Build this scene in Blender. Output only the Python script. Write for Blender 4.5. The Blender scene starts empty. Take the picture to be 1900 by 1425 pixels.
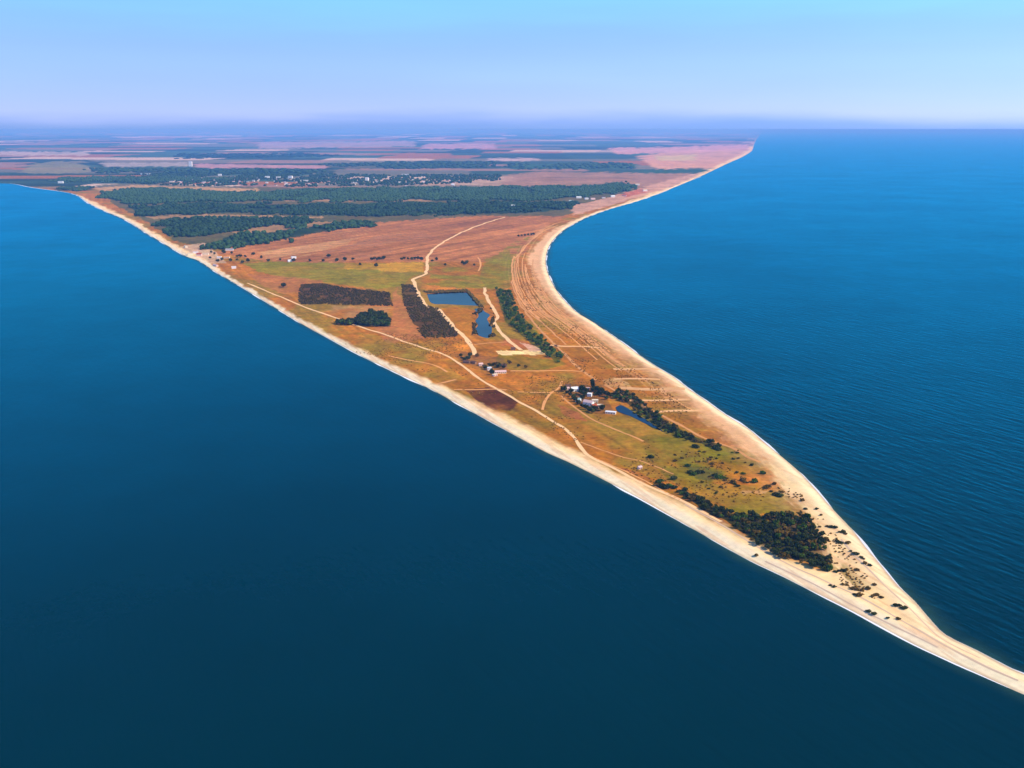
import bpy, math, random
import numpy as np

random.seed(7)
RNG = np.random.default_rng(11)
scene = bpy.context.scene
C = scene.collection

# ------------------------------------------------------------------ camera
H = 400.0                      # flying height, metres
FPX = 1825.0                   # focal length in photo pixels (1900 wide)
YH = 240.0                     # eye-level line in the photo
PITCH = math.atan((712.5 - YH) / FPX)
cam_d = bpy.data.cameras.new('camera')
cam_d.sensor_width = 36.0
cam_d.lens = 36.0 * FPX / 1900.0
cam_d.clip_start = 1.0
cam_d.clip_end = 3000000.0
cam = bpy.data.objects.new('camera', cam_d)
cam.location = (0, 0, H)
cam.rotation_euler = (math.pi / 2 - PITCH, 0, 0)
C.objects.link(cam)
scene.camera = cam

# ------------------------------------------------------------------ light
SUN_EL = math.radians(40)
SUN_AZ = math.atan2(0.93, -0.30)         # clockwise from +Y: sun to the right, a little behind
sx, sy, sz = (math.sin(SUN_AZ) * math.cos(SUN_EL), math.cos(SUN_AZ) * math.cos(SUN_EL), math.sin(SUN_EL))
sun_d = bpy.data.lights.new('sun', 'SUN')
sun_d.energy = 4.2
sun_d.angle = math.radians(0.5)
sun_d.color = (1.0, 0.91, 0.78)
sun = bpy.data.objects.new('sun', sun_d)
from mathutils import Vector
sun.rotation_euler = Vector((-sx, -sy, -sz)).to_track_quat('-Z', 'Y').to_euler()
sun.location = (3000, 0, 3000)
C.objects.link(sun)

world = bpy.data.worlds.new('World')
scene.world = world
world.use_nodes = True
wn, wl = world.node_tree.nodes, world.node_tree.links
wn.clear()
w_out = wn.new('ShaderNodeOutputWorld')
w_bg = wn.new('ShaderNodeBackground')
w_sky = wn.new('ShaderNodeTexSky')
w_sky.sky_type = 'NISHITA'
w_sky.sun_disc = False
w_sky.sun_elevation = SUN_EL
w_sky.sun_rotation = -SUN_AZ
w_sky.altitude = 400
w_sky.air_density = 1.0
w_sky.dust_density = 0.0
w_sky.ozone_density = 3.0
w_mul = wn.new('ShaderNodeMix')
w_mul.data_type = 'RGBA'
w_mul.blend_type = 'MULTIPLY'
w_mul.inputs[0].default_value = 1.0
# clear summer air: lavender haze low down, cyan blue above, by elevation only
w_tc = wn.new('ShaderNodeTexCoord'); w_sep = wn.new('ShaderNodeSeparateXYZ')
wl.new(w_tc.outputs['Generated'], w_sep.inputs[0])
w_ramp = wn.new('ShaderNodeValToRGB')
w_ramp.color_ramp.interpolation = 'EASE'
els = w_ramp.color_ramp.elements
els[0].position = 0.0; els[0].color = (0.12, 0.225, 0.68, 1)
els[1].position = 1.0; els[1].color = (0.40, 0.52, 0.68, 1)
e_ = els.new(0.022); e_.color = (0.28, 0.345, 0.82, 1)
e_ = els.new(0.07); e_.color = (0.32, 0.395, 0.84, 1)
e_ = els.new(0.14); e_.color = (0.36, 0.60, 0.80, 1)
e_ = els.new(0.40); e_.color = (0.36, 0.56, 0.74, 1)
# thin uneven veils of haze: a little unevenness in how high the lavender reaches
w_map = wn.new('ShaderNodeMapping'); w_map.inputs['Scale'].default_value = (1.6, 1.6, 14.0)
w_noi = wn.new('ShaderNodeTexNoise'); w_noi.inputs['Scale'].default_value = 2.0; w_noi.inputs['Detail'].default_value = 4
wl.new(w_tc.outputs['Generated'], w_map.inputs['Vector']); wl.new(w_map.outputs[0], w_noi.inputs['Vector'])
w_sub = wn.new('ShaderNodeMath'); w_sub.operation = 'SUBTRACT'; w_sub.inputs[1].default_value = 0.5
w_ma = wn.new('ShaderNodeMath'); w_ma.operation = 'MULTIPLY_ADD'; w_ma.inputs[1].default_value = 0.035
wl.new(w_noi.outputs['Fac'], w_sub.inputs[0]); wl.new(w_sub.outputs[0], w_ma.inputs[0]); wl.new(w_sep.outputs[2], w_ma.inputs[2])
wl.new(w_ma.outputs[0], w_ramp.inputs['Fac'])
w_x = wn.new('ShaderNodeVectorMath'); w_x.operation = 'SCALE'; w_x.inputs['Scale'].default_value = 2.0
wl.new(w_ramp.outputs['Color'], w_x.inputs[0])
wl.new(w_x.outputs[0], w_mul.inputs[7])
wl.new(w_sky.outputs[0], w_mul.inputs[6])
wl.new(w_mul.outputs[2], w_bg.inputs['Color'])
w_bg.inputs['Strength'].default_value = 0.10
wl.new(w_bg.outputs[0], w_out.inputs[0])

scene.view_settings.view_transform = 'Standard'
scene.view_settings.look = 'None'
scene.view_settings.gamma = 1.0
scene.view_settings.exposure = 0.38
scene.view_settings.use_curve_mapping = False
scene.cycles.use_denoising = True
scene.cycles.max_bounces = 6
scene.cycles.volume_bounces = 1

# ------------------------------------------------------------------ projection of map points
cp, sp_ = math.cos(PITCH), math.sin(PITCH)

def ground(px, py, z=0.0):
    """photo pixel -> plan position on the level z (used to draw the map of the spit)"""
    px = np.asarray(px, float); py = np.asarray(py, float)
    dx = (px - 950.0) / FPX
    dy = (712.5 - py) / FPX
    vy = cp + dy * sp_
    vz = -sp_ + dy * cp
    t = (H - z) / (-vz)
    return dx * t, vy * t

def to_px(x, y, z=0.0):
    x = np.asarray(x, float); y = np.asarray(y, float)
    dz = z - H
    dep = y * cp - dz * sp_
    up = y * sp_ + dz * cp
    return 950.0 + FPX * x / dep, 712.5 - FPX * up / dep

# ------------------------------------------------------------------ numpy noise
def _hash(i, j, s):
    n = (i.astype(np.int64) * 374761393 + j.astype(np.int64) * 668265263 + s * 1442695041) & 0xffffffff
    n = ((n ^ (n >> 13)) * 1274126177) & 0xffffffff
    n = n ^ (n >> 16)
    return (n & 0xffffff) / float(0xffffff)

def vnoise(x, y, s=0):
    x = np.asarray(x, float); y = np.asarray(y, float)
    i = np.floor(x); j = np.floor(y)
    fx = x - i; fy = y - j
    fx = fx * fx * (3 - 2 * fx); fy = fy * fy * (3 - 2 * fy)
    a = _hash(i, j, s); b = _hash(i + 1, j, s); c = _hash(i, j + 1, s); d = _hash(i + 1, j + 1, s)
    return (a + (b - a) * fx) * (1 - fy) + (c + (d - c) * fx) * fy

def fbm(x, y, s=0, o=4):
    r = 0; a = 0.5; t = 0
    for k in range(o):
        r = r + a * vnoise(x, y, s + k * 17); t += a
        x = x * 2.03; y = y * 2.03; a *= 0.5
    return r / t

def inpoly(px, py, poly):
    px = np.asarray(px, float); py = np.asarray(py, float)
    r = np.zeros(px.shape, bool)
    n = len(poly)
    for k in range(n):
        x0, y0 = poly[k]; x1, y1 = poly[(k + 1) % n]
        if y0 == y1:
            continue
        c = ((y0 > py) != (y1 > py))
        r ^= c & (px < (x1 - x0) * (py - y0) / (y1 - y0) + x0)
    return r

def sstep(a, b, x):
    t = np.clip((x - a) / (b - a), 0, 1)
    return t * t * (3 - 2 * t)

# ------------------------------------------------------------------ shores (map traced once, then used as plan coordinates)
LEFT = [(-1500, 331), (-400, 334), (-100, 337.5), (0, 340), (30, 342), (60, 348), (105, 354), (139, 361), (163, 377), (189, 390), (218, 402),
        (242, 414), (271, 433), (303, 452), (337, 472), (350, 478), (368, 484), (395, 502), (427, 521), (453, 536), (484, 555),
        (518, 576), (547, 594), (573, 609), (606, 626), (653, 652), (695, 673), (747, 698), (800, 723), (842, 746), (890, 772),
        (947, 803), (1010, 838), (1053, 857), (1103, 882), (1182, 923), (1260, 967), (1339, 1012), (1392, 1041), (1445, 1066),
        (1510, 1099), (1582, 1135), (1639, 1166), (1697, 1197), (1755, 1224), (1813, 1250), (1871, 1276), (1900, 1289),
        (2050, 1352), (2200, 1412), (2330, 1462)]
RIGHT = [(1424, 240.5), (1418, 244), (1412, 250), (1406, 258), (1401, 268), (1398, 279), (1387, 287), (1374, 294), (1353, 303), (1326, 316), (1300, 328), (1268, 341), (1229, 357),
         (1184, 373), (1137, 386.5), (1097, 400), (1066, 415), (1044, 429), (1027, 446), (1018, 461), (1014, 477), (1014, 492),
         (1020, 513), (1037, 544), (1068, 577), (1100, 597), (1162, 640), (1187, 659), (1218, 680), (1250, 699), (1277, 720),
         (1313, 745), (1345, 768), (1387, 794), (1416, 818), (1447, 844), (1482, 874), (1517, 911), (1547, 946), (1582, 983),
         (1610, 1018), (1639, 1053), (1668, 1088), (1697, 1115), (1726, 1149), (1755, 1178), (1813, 1207), (1857, 1230),
         (1900, 1250), (2050, 1305), (2200, 1378), (2330, 1462)]
LEFT = np.array(LEFT, float); RIGHT = np.array(RIGHT, float)

def smooth_line(P, n=4):
    """Catmull-Rom"""
    P = np.asarray(P, float)
    Q = np.vstack([2 * P[0] - P[1], P, 2 * P[-1] - P[-2]])
    out = []
    for k in range(1, len(Q) - 2):
        for t in np.arange(n) / n:
            a, b, c, d = Q[k - 1], Q[k], Q[k + 1], Q[k + 2]
            out.append(0.5 * (2 * b + (c - a) * t + (2 * a - 5 * b + 4 * c - d) * t * t + (3 * b - a - 3 * c + d) * t ** 3))
    out.append(P[-1])
    return np.array(out)

LEFT_S = smooth_line(LEFT, 3); RIGHT_S = smooth_line(RIGHT, 3)
# monotone in depth
LEFT_S[:, 1] = np.maximum.accumulate(LEFT_S[:, 1]); RIGHT_S[:, 1] = np.maximum.accumulate(RIGHT_S[:, 1])
LG = np.stack(ground(LEFT_S[:, 0], LEFT_S[:, 1]), 1)
RG = np.stack(ground(RIGHT_S[:, 0], RIGHT_S[:, 1]), 1)

def seg_dist(x, y, L):
    best = np.full(x.shape, 1e12)
    for k in range(len(L) - 1):
        ax, ay = L[k]; bx, by = L[k + 1]
        dx, dy = bx - ax, by - ay
        l2 = dx * dx + dy * dy
        if l2 < 1e-6:
            continue
        t = np.clip(((x - ax) * dx + (y - ay) * dy) / l2, 0, 1)
        d = (x - ax - t * dx) ** 2 + (y - ay - t * dy) ** 2
        np.minimum(best, d, out=best)
    return np.sqrt(best)

def shore_d(x, y):
    x = np.asarray(x, float); y = np.asarray(y, float)
    return np.minimum(seg_dist(x, y, LG), seg_dist(x, y, RG))

def height(x, y, sd=None):
    """land height above the sea: foreshore slope, berm, low dunes, flat steppe"""
    x = np.asarray(x, float); y = np.asarray(y, float)
    if sd is None:
        sd = shore_d(x, y)
    z = 0.03 + 1.6 * sstep(0, 16, sd) + 0.5 * np.exp(-((sd - 16) / 7.0) ** 2)
    dune = (fbm(x / 22.0, y / 22.0, 5, 3) - 0.5) * 2.6 * sstep(10, 40, sd) * sstep(1500, 1100, y)
    z = z + dune + 0.9 * sstep(40, 120, sd)
    return z

# ------------------------------------------------------------------ materials
MATS = {}

def new_mat(name):
    m = bpy.data.materials.new(name)
    m.use_nodes = True
    m.node_tree.nodes.clear()
    return m, m.node_tree.nodes, m.node_tree.links

def plain(name, col, rough=0.9, var=0.25, scale=0.3, spec=0.05):
    """a colour broken up by noise; per-object variation too"""
    if name in MATS:
        return MATS[name]
    m, n, l = new_mat(name)
    o = n.new('ShaderNodeOutputMaterial'); b = n.new('ShaderNodeBsdfPrincipled')
    b.inputs['Roughness'].default_value = rough
    b.inputs['Specular IOR Level'].default_value = spec
    g = n.new('ShaderNodeNewGeometry'); nt = n.new('ShaderNodeTexNoise')
    nt.inputs['Scale'].default_value = scale; nt.inputs['Detail'].default_value = 4
    l.new(g.outputs['Position'], nt.inputs['Vector'])
    oi = n.new('ShaderNodeObjectInfo')
    ad = n.new('ShaderNodeMath'); ad.operation = 'ADD'
    l.new(nt.outputs['Fac'], ad.inputs[0])
    sc = n.new('ShaderNodeMath'); sc.operation = 'MULTIPLY'; sc.inputs[1].default_value = 0.5
    l.new(oi.outputs['Random'], sc.inputs[0]); l.new(sc.outputs[0], ad.inputs[1])
    mr = n.new('ShaderNodeMapRange')
    mr.inputs['From Min'].default_value = 0.3; mr.inputs['From Max'].default_value = 1.2
    mr.inputs['To Min'].default_value = 1 - var; mr.inputs['To Max'].default_value = 1 + var
    l.new(ad.outputs[0], mr.inputs['Value'])
    mx = n.new('ShaderNodeMix'); mx.data_type = 'RGBA'; mx.blend_type = 'MULTIPLY'; mx.inputs[0].default_value = 1
    mx.inputs[6].default_value = (*col, 1)
    cb = n.new('ShaderNodeCombineColor')
    for k in range(3):
        l.new(mr.outputs[0], cb.inputs[k])
    l.new(cb.outputs[0], mx.inputs[7])
    l.new(mx.outputs[2], b.inputs['Base Color'])
    l.new(b.outputs[0], o.inputs[0])
    MATS[name] = m
    return m

def ground_mat():
    m, n, l = new_mat('steppe_and_sand')
    o = n.new('ShaderNodeOutputMaterial'); b = n.new('ShaderNodeBsdfPrincipled')
    b.inputs['Roughness'].default_value = 0.95; b.inputs['Specular IOR Level'].default_value = 0.0
    at = n.new('ShaderNodeAttribute'); at.attribute_name = 'cover'
    g = n.new('ShaderNodeNewGeometry')
    acc = at.outputs['Color']
    for sc, det, lo, hi in ((0.16, 5, 0.76, 1.28), (0.03, 5, 0.76, 1.26), (0.004, 4, 0.84, 1.16)):
        nt = n.new('ShaderNodeTexNoise'); nt.inputs['Scale'].default_value = sc; nt.inputs['Detail'].default_value = det
        l.new(g.outputs['Position'], nt.inputs['Vector'])
        mr = n.new('ShaderNodeMapRange'); mr.inputs['From Min'].default_value = 0.3; mr.inputs['From Max'].default_value = 0.7
        mr.inputs['To Min'].default_value = lo; mr.inputs['To Max'].default_value = hi
        l.new(nt.outputs['Fac'], mr.inputs['Value'])
        mx = n.new('ShaderNodeMix'); mx.data_type = 'RGBA'; mx.blend_type = 'MULTIPLY'; mx.inputs[0].default_value = 1
        cb = n.new('ShaderNodeCombineColor')
        for k in range(3):
            l.new(mr.outputs[0], cb.inputs[k])
        l.new(acc, mx.inputs[6]); l.new(cb.outputs[0], mx.inputs[7]); l.new(at.outputs['Alpha'], mx.inputs[0])
        acc = mx.outputs[2]
    hn = n.new('ShaderNodeTexNoise'); hn.inputs['Scale'].default_value = 0.045; hn.inputs['Detail'].default_value = 5
    l.new(g.outputs['Position'], hn.inputs['Vector'])
    hr = n.new('ShaderNodeValToRGB')
    hr.color_ramp.elements[0].position = 0.36; hr.color_ramp.elements[0].color = (0.90, 1.0, 0.9, 1)
    hr.color_ramp.elements[1].position = 0.64; hr.color_ramp.elements[1].color = (1.07, 0.98, 1.0, 1)
    l.new(hn.outputs['Fac'], hr.inputs['Fac'])
    hm = n.new('ShaderNodeMix'); hm.data_type = 'RGBA'; hm.blend_type = 'MULTIPLY'; hm.inputs[0].default_value = 1
    l.new(acc, hm.inputs[6]); l.new(hr.outputs['Color'], hm.inputs[7]); l.new(at.outputs['Alpha'], hm.inputs[0]); acc = hm.outputs[2]
    l.new(acc, b.inputs['Base Color'])
    bn = n.new('ShaderNodeTexNoise'); bn.inputs['Scale'].default_value = 0.35; bn.inputs['Detail'].default_value = 5
    l.new(g.outputs['Position'], bn.inputs['Vector'])
    bp = n.new('ShaderNodeBump'); bp.inputs['Strength'].default_value = 0.5; bp.inputs['Distance'].default_value = 0.5
    l.new(bn.outputs['Fac'], bp.inputs['Height']); l.new(bp.outputs[0], b.inputs['Normal'])
    l.new(b.outputs[0], o.inputs[0])
    return m

def water_mat(name, col, rough, wave=True, axis=None, tint=(0.0, 0.60, 0.70)):
    m, n, l = new_mat(name)
    o = n.new('ShaderNodeOutputMaterial'); b = n.new('ShaderNodeBsdfDiffuse')
    gl = n.new('ShaderNodeBsdfGlossy'); gl.inputs['Roughness'].default_value = rough
    gl.inputs['Color'].default_value = (*tint, 1)
    fr = n.new('ShaderNodeFresnel'); fr.inputs['IOR'].default_value = 1.33
    ms = n.new('ShaderNodeMixShader')
    l.new(fr.outputs[0], ms.inputs[0]); l.new(b.outputs[0], ms.inputs[1]); l.new(gl.outputs[0], ms.inputs[2])
    g = n.new('ShaderNodeNewGeometry')
    sep = n.new('ShaderNodeSeparateXYZ'); l.new(g.outputs['Position'], sep.inputs[0])
    big = n.new('ShaderNodeTexNoise'); big.inputs['Scale'].default_value = 0.0022; big.inputs['Detail'].default_value = 5
    l.new(g.outputs['Position'], big.inputs['Vector'])
    mr = n.new('ShaderNodeMapRange'); mr.inputs['From Min'].default_value = 0.3; mr.inputs['From Max'].default_value = 0.7
    mr.inputs['To Min'].default_value = 0.90; mr.inputs['To Max'].default_value = 1.10
    l.new(big.outputs['Fac'], mr.inputs['Value'])
    mx = n.new('ShaderNodeMix'); mx.data_type = 'RGBA'; mx.blend_type = 'MULTIPLY'; mx.inputs[0].default_value = 1
    mx.inputs[6].default_value = (*col, 1)
    cb = n.new('ShaderNodeCombineColor')
    for k in range(3):
        l.new(mr.outputs[0], cb.inputs[k])
    l.new(cb.outputs[0], mx.inputs[7])
    l.new(mx.outputs[2], b.inputs['Color'])
    md = n.new('ShaderNodeTexNoise'); md.inputs['Scale'].default_value = 0.012; md.inputs['Detail'].default_value = 4
    l.new(g.outputs['Position'], md.inputs['Vector'])
    m2 = n.new('ShaderNodeMapRange'); m2.inputs['From Min'].default_value = 0.3; m2.inputs['From Max'].default_value = 0.7
    m2.inputs['To Min'].default_value = 0.93; m2.inputs['To Max'].default_value = 1.07
    l.new(md.outputs['Fac'], m2.inputs['Value'])
    m3 = n.new('ShaderNodeMath'); m3.operation = 'MULTIPLY'; l.new(mr.outputs[0], m3.inputs[0]); l.new(m2.outputs[0], m3.inputs[1])
    gs = n.new('ShaderNodeVectorMath'); gs.operation = 'SCALE'; gs.inputs[0].default_value = tint
    l.new(m3.outputs[0], gs.inputs['Scale']); l.new(gs.outputs[0], gl.inputs['Color'])
    if wave:
        # wind waves, stronger on the open side of the spit (right of its axis)
        (ax, ay), (bx, by) = axis
        nx, ny = (by - ay), -(bx - ax)
        ln = math.hypot(nx, ny); nx /= ln; ny /= ln
        mxn = n.new('ShaderNodeMath'); mxn.operation = 'MULTIPLY'; mxn.inputs[1].default_value = nx
        l.new(sep.outputs[0], mxn.inputs[0])
        mad = n.new('ShaderNodeMath'); mad.operation = 'MULTIPLY_ADD'; mad.inputs[1].default_value = ny
        l.new(sep.outputs[1], mad.inputs[0]); l.new(mxn.outputs[0], mad.inputs[2])
        side = n.new('ShaderNodeMapRange'); side.interpolation_type = 'SMOOTHSTEP'
        c0 = nx * ax + ny * ay
        side.inputs['From Min'].default_value = c0 - 30; side.inputs['From Max'].default_value = c0 + 40
        side.inputs['To Min'].default_value = 0.30; side.inputs['To Max'].default_value = 1.0
        l.new(mad.outputs[0], side.inputs['Value'])
        mp = n.new('ShaderNodeMapping'); mp.inputs['Rotation'].default_value = (0, 0, math.radians(-29))
        l.new(g.outputs['Position'], mp.inputs['Vector'])
        st = n.new('ShaderNodeMapping'); st.inputs['Scale'].default_value = (1.0, 0.22, 1.0)
        l.new(mp.outputs[0], st.inputs['Vector'])
        w1 = n.new('ShaderNodeTexNoise'); w1.inputs['Scale'].default_value = 0.12; w1.inputs['Detail'].default_value = 3
        w1.inputs['Roughness'].default_value = 0.45
        l.new(st.outputs[0], w1.inputs['Vector'])
        w2 = n.new('ShaderNodeTexNoise'); w2.inputs['Scale'].default_value = 0.11; w2.inputs['Detail'].default_value = 4
        l.new(g.outputs['Position'], w2.inputs['Vector'])
        sm = n.new('ShaderNodeMath'); sm.operation = 'MULTIPLY_ADD'; sm.inputs[1].default_value = 0.35
        l.new(w2.outputs['Fac'], sm.inputs[0]); l.new(w1.outputs['Fac'], sm.inputs[2])
        hs = n.new('ShaderNodeMath'); hs.operation = 'MULTIPLY'
        l.new(sm.outputs[0], hs.inputs[0]); l.new(side.outputs[0], hs.inputs[1])
        bp = n.new('ShaderNodeBump'); bp.inputs['Strength'].default_value = 1.0; bp.inputs['Distance'].default_value = 1.5
        l.new(hs.outputs[0], bp.inputs['Height'])
        for q in (b, gl, fr):
            l.new(bp.outputs[0], q.inputs['Normal'])
    l.new(ms.outputs[0], o.inputs[0])
    return m

def leaf_mat(name, col, var=0.45, scale=0.12):
    m, n, l = new_mat(name)
    o = n.new('ShaderNodeOutputMaterial'); b = n.new('ShaderNodeBsdfPrincipled')
    b.inputs['Roughness'].default_value = 0.8; b.inputs['Specular IOR Level'].default_value = 0.0
    g = n.new('ShaderNodeNewGeometry'); nt = n.new('ShaderNodeTexNoise')
    nt.inputs['Scale'].default_value = scale; nt.inputs['Detail'].default_value = 4
    l.new(g.outputs['Position'], nt.inputs['Vector'])
    oi = n.new('ShaderNodeObjectInfo')
    ad = n.new('ShaderNodeMath'); ad.operation = 'MULTIPLY_ADD'; ad.inputs[1].default_value = 0.4
    l.new(oi.outputs['Random'], ad.inputs[0]); l.new(nt.outputs['Fac'], ad.inputs[2])
    rp = n.new('ShaderNodeValToRGB')
    lo = [c * (1 - var) for c in col]; hi = [c * (1 + var) for c in col]
    hi[0] *= 1.25
    rp.color_ramp.elements[0].position = 0.35; rp.color_ramp.elements[0].color = (*lo, 1)
    rp.color_ramp.elements[1].position = 1.0; rp.color_ramp.elements[1].color = (*hi, 1)
    l.new(ad.outputs[0], rp.inputs['Fac'])
    l.new(rp.outputs['Color'], b.inputs['Base Color'])
    l.new(b.outputs[0], o.inputs[0])
    MATS[name] = m
    return m

# ------------------------------------------------------------------ object helpers
def mesh_np(name, V, F):
    """V (n,3); F (m,3) or (m,4)"""
    V = np.ascontiguousarray(V, np.float32); F = np.ascontiguousarray(F, np.int32)
    me = bpy.data.meshes.new(name)
    k = F.shape[1]
    me.vertices.add(len(V)); me.vertices.foreach_set('co', V.ravel())
    me.loops.add(F.size); me.loops.foreach_set('vertex_index', F.ravel())
    me.polygons.add(len(F))
    me.polygons.foreach_set('loop_start', np.arange(0, F.size, k, dtype=np.int32))
    me.polygons.foreach_set('loop_total', np.full(len(F), k, np.int32))
    me.update(calc_edges=True)
    return me

def link(name, me, mat=None, parent=None, loc=(0, 0, 0), rz=0.0, scale=None):
    o = bpy.data.objects.new(name, me)
    if mat is not None and len(me.materials) == 0:
        me.materials.append(mat)
    o.location = loc; o.rotation_euler = (0, 0, rz)
    if scale is not None:
        o.scale = scale if hasattr(scale, '__len__') else (scale,) * 3
    if parent is not None:
        o.parent = parent
    C.objects.link(o)
    return o

def empty(name, loc, rz=0.0, scale=1.0):
    o = bpy.data.objects.new(name, None)
    o.empty_display_size = 1.0
    o.location = loc; o.rotation_euler = (0, 0, rz)
    o.scale = scale if hasattr(scale, '__len__') else (scale,) * 3
    C.objects.link(o)
    return o

def tag(o, label, cat, group=None):
    o['label'] = label; o['category'] = cat
    if group:
        o['group'] = group
    return o

def kind(o, k):
    o['kind'] = k
    return o

# ------------------------------------------------------------------ ground cover map
INTERIOR = ([(-1500, 333), (-400, 336), (0, 342), (60, 350.5), (105, 356), (140, 361), (176, 376), (201, 388), (256, 413), (286, 432), (319, 451), (351, 468),
             (369, 476), (398, 495), (432, 518), (459, 533), (491, 553), (525, 573), (555, 592), (582, 607), (616, 623),
             (663, 647), (706, 667), (758, 690), (802, 711), (842, 729), (890, 749), (947, 779), (1010, 811), (1053, 832),
             (1076, 840), (1142, 878), (1208, 909), (1274, 941), (1353, 983), (1397, 1008), (1458, 1037), (1500, 1054), (1530, 1064), (1552, 1057),
             (1541, 1032), (1531, 1008), (1505, 965), (1475, 930), (1440, 893), (1405, 853), (1370, 824), (1330, 792), (1290, 759),
             (1250, 724), (1210, 696), (1170, 667), (1120, 637), (1075, 602), (1040, 572), (1010, 537), (989, 505), (981, 480), (993, 456),
             (1011, 436), (1040, 420), (1075, 405), (1114, 392), (1155, 379), (1203, 361), (1252, 345), (1293, 327), (1340, 303), (1380, 285), (1395, 270), (1426, 238), (-1500, 238)])

STRAW = np.array((0.43, 0.145, 0.012)); PINK = np.array((0.43, 0.152, 0.042)); ORANGE = np.array((0.47, 0.155, 0.015))
GREEN = np.array((0.165, 0.140, 0.005)); YELLOW = np.array((0.50, 0.235, 0.012)); DKGRN = np.array((0.04, 0.045, 0.010))
SAND = np.array((0.90, 0.60, 0.28)); WSAND = np.array((0.93, 0.73, 0.45)); PSAND = np.array((0.70, 0.34, 0.15))
OLIVE = np.array((0.135, 0.085, 0.008)); BURNT = np.array((0.085, 0.022, 0.008)); TAN = np.array((0.56, 0.29, 0.11))
FOREST = np.array((0.018, 0.045, 0.020)); FARGRN = np.array((0.055, 0.10, 0.06)); RED = np.array((0.48, 0.11, 0.045))

F_POLYS = [
    [(185, 363), (215, 353), (300, 350), (480, 359), (560, 351), (700, 350), (900, 348), (1100, 346), (1160, 338), (1178, 345),
     (1165, 356), (1100, 362), (1000, 372), (900, 373), (700, 374), (500, 372), (350, 376), (250, 379), (215, 373)],
    [(236, 384), (400, 378), (550, 381), (800, 378), (1000, 376), (1075, 378), (1040, 391), (950, 397), (880, 398), (790, 399), (700, 402),
     (600, 401), (470, 396), (330, 397), (262, 399)],
    [(301, 413), (330, 406), (440, 406), (545, 405), (605, 412), (560, 418), (480, 421), (400, 432), (340, 440), (318, 437)],
    [(385, 457), (420, 441), (520, 426), (600, 416), (700, 411), (695, 419), (610, 430), (530, 445), (450, 458), (395, 463)],
    [(95, 351), (135, 347), (175, 348), (172, 353), (110, 355)],
    [(100, 331), (220, 328), (330, 330), (430, 333), (420, 337), (250, 339), (110, 338)],
]
O1 = [(558, 528), (595, 527), (640, 535), (724, 543), (728, 568), (640, 566), (560, 565), (553, 558)]
O2 = [(745, 528), (768, 530), (787, 567), (812, 573), (850, 620), (843, 627), (787, 628), (765, 600), (749, 565)]
GROVE = [(653, 603), (665, 592), (690, 580), (712, 585), (725, 600), (722, 606), (690, 607)]
GROVE_T = [(618, 600), (655, 596), (655, 604), (625, 604)]
THICK = [(1262, 906), (1300, 931), (1345, 955), (1400, 961), (1450, 957), (1490, 960), (1512, 985), (1536, 1000), (1543, 1030), (1558, 1055),
         (1535, 1063), (1500, 1047), (1470, 1040), (1430, 1030), (1400, 1010), (1392, 1000), (1350, 972), (1300, 946), (1272, 925)]
POOL = [(1428, 972), (1450, 968), (1478, 975), (1505, 996), (1530, 1008), (1527, 1022), (1495, 1018), (1455, 1000)]
CANAL = [(1128, 736), (1150, 726), (1172, 732), (1200, 757), (1232, 779), (1262, 800), (1300, 817), (1340, 826), (1338, 833), (1285, 823), (1242, 806),
         (1205, 787), (1180, 766), (1160, 748)]
STRIP = [(918, 536), (944, 540), (958, 575), (985, 608), (1020, 640), (1045, 664), (1034, 675), (1003, 652), (972, 627), (940, 598), (926, 562)]

def far_fields(px, py, x, y):
    """patchwork of steppe fields, woods and villages on the mainland"""
    n = len(x)
    band_edges = [5200, 5500, 5900, 6200, 6700, 7100, 7600, 8000, 8600, 9000, 9800, 10400, 11300, 12000, 13200, 14200, 16000, 17500, 18600, 20000, 21500, 23000, 25000, 27000, 29500, 32000, 36000, 40000, 45000, 50000, 60000, 75000]
    yw = y + 0.10 * x + (fbm(x / 2500.0, y / 2500.0, 41, 3) - 0.5) * 900
    b = np.searchsorted(band_edges, yw)
    wid = 900.0 + 700.0 * _hash(b, b * 3 + 1, 5)
    c = np.floor((x + 5000 * _hash(b, b, 9) + (fbm(x / 900.0, y / 900.0, 43, 2) - 0.5) * 250) / wid).astype(np.int64)
    h = _hash(b, c, 77)
    pal = np.array([FARGRN, FARGRN * 0.6, FARGRN * 0.4, PINK * 0.8, FARGRN * 1.2, (0.32, 0.17, 0.11), (0.20, 0.16, 0.10), (0.6, 0.40, 0.28), FARGRN * 0.5, (0.16, 0.14, 0.09), FARGRN * 0.8])
    return pal[np.minimum((h * len(pal)).astype(int), len(pal) - 1)]

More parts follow.
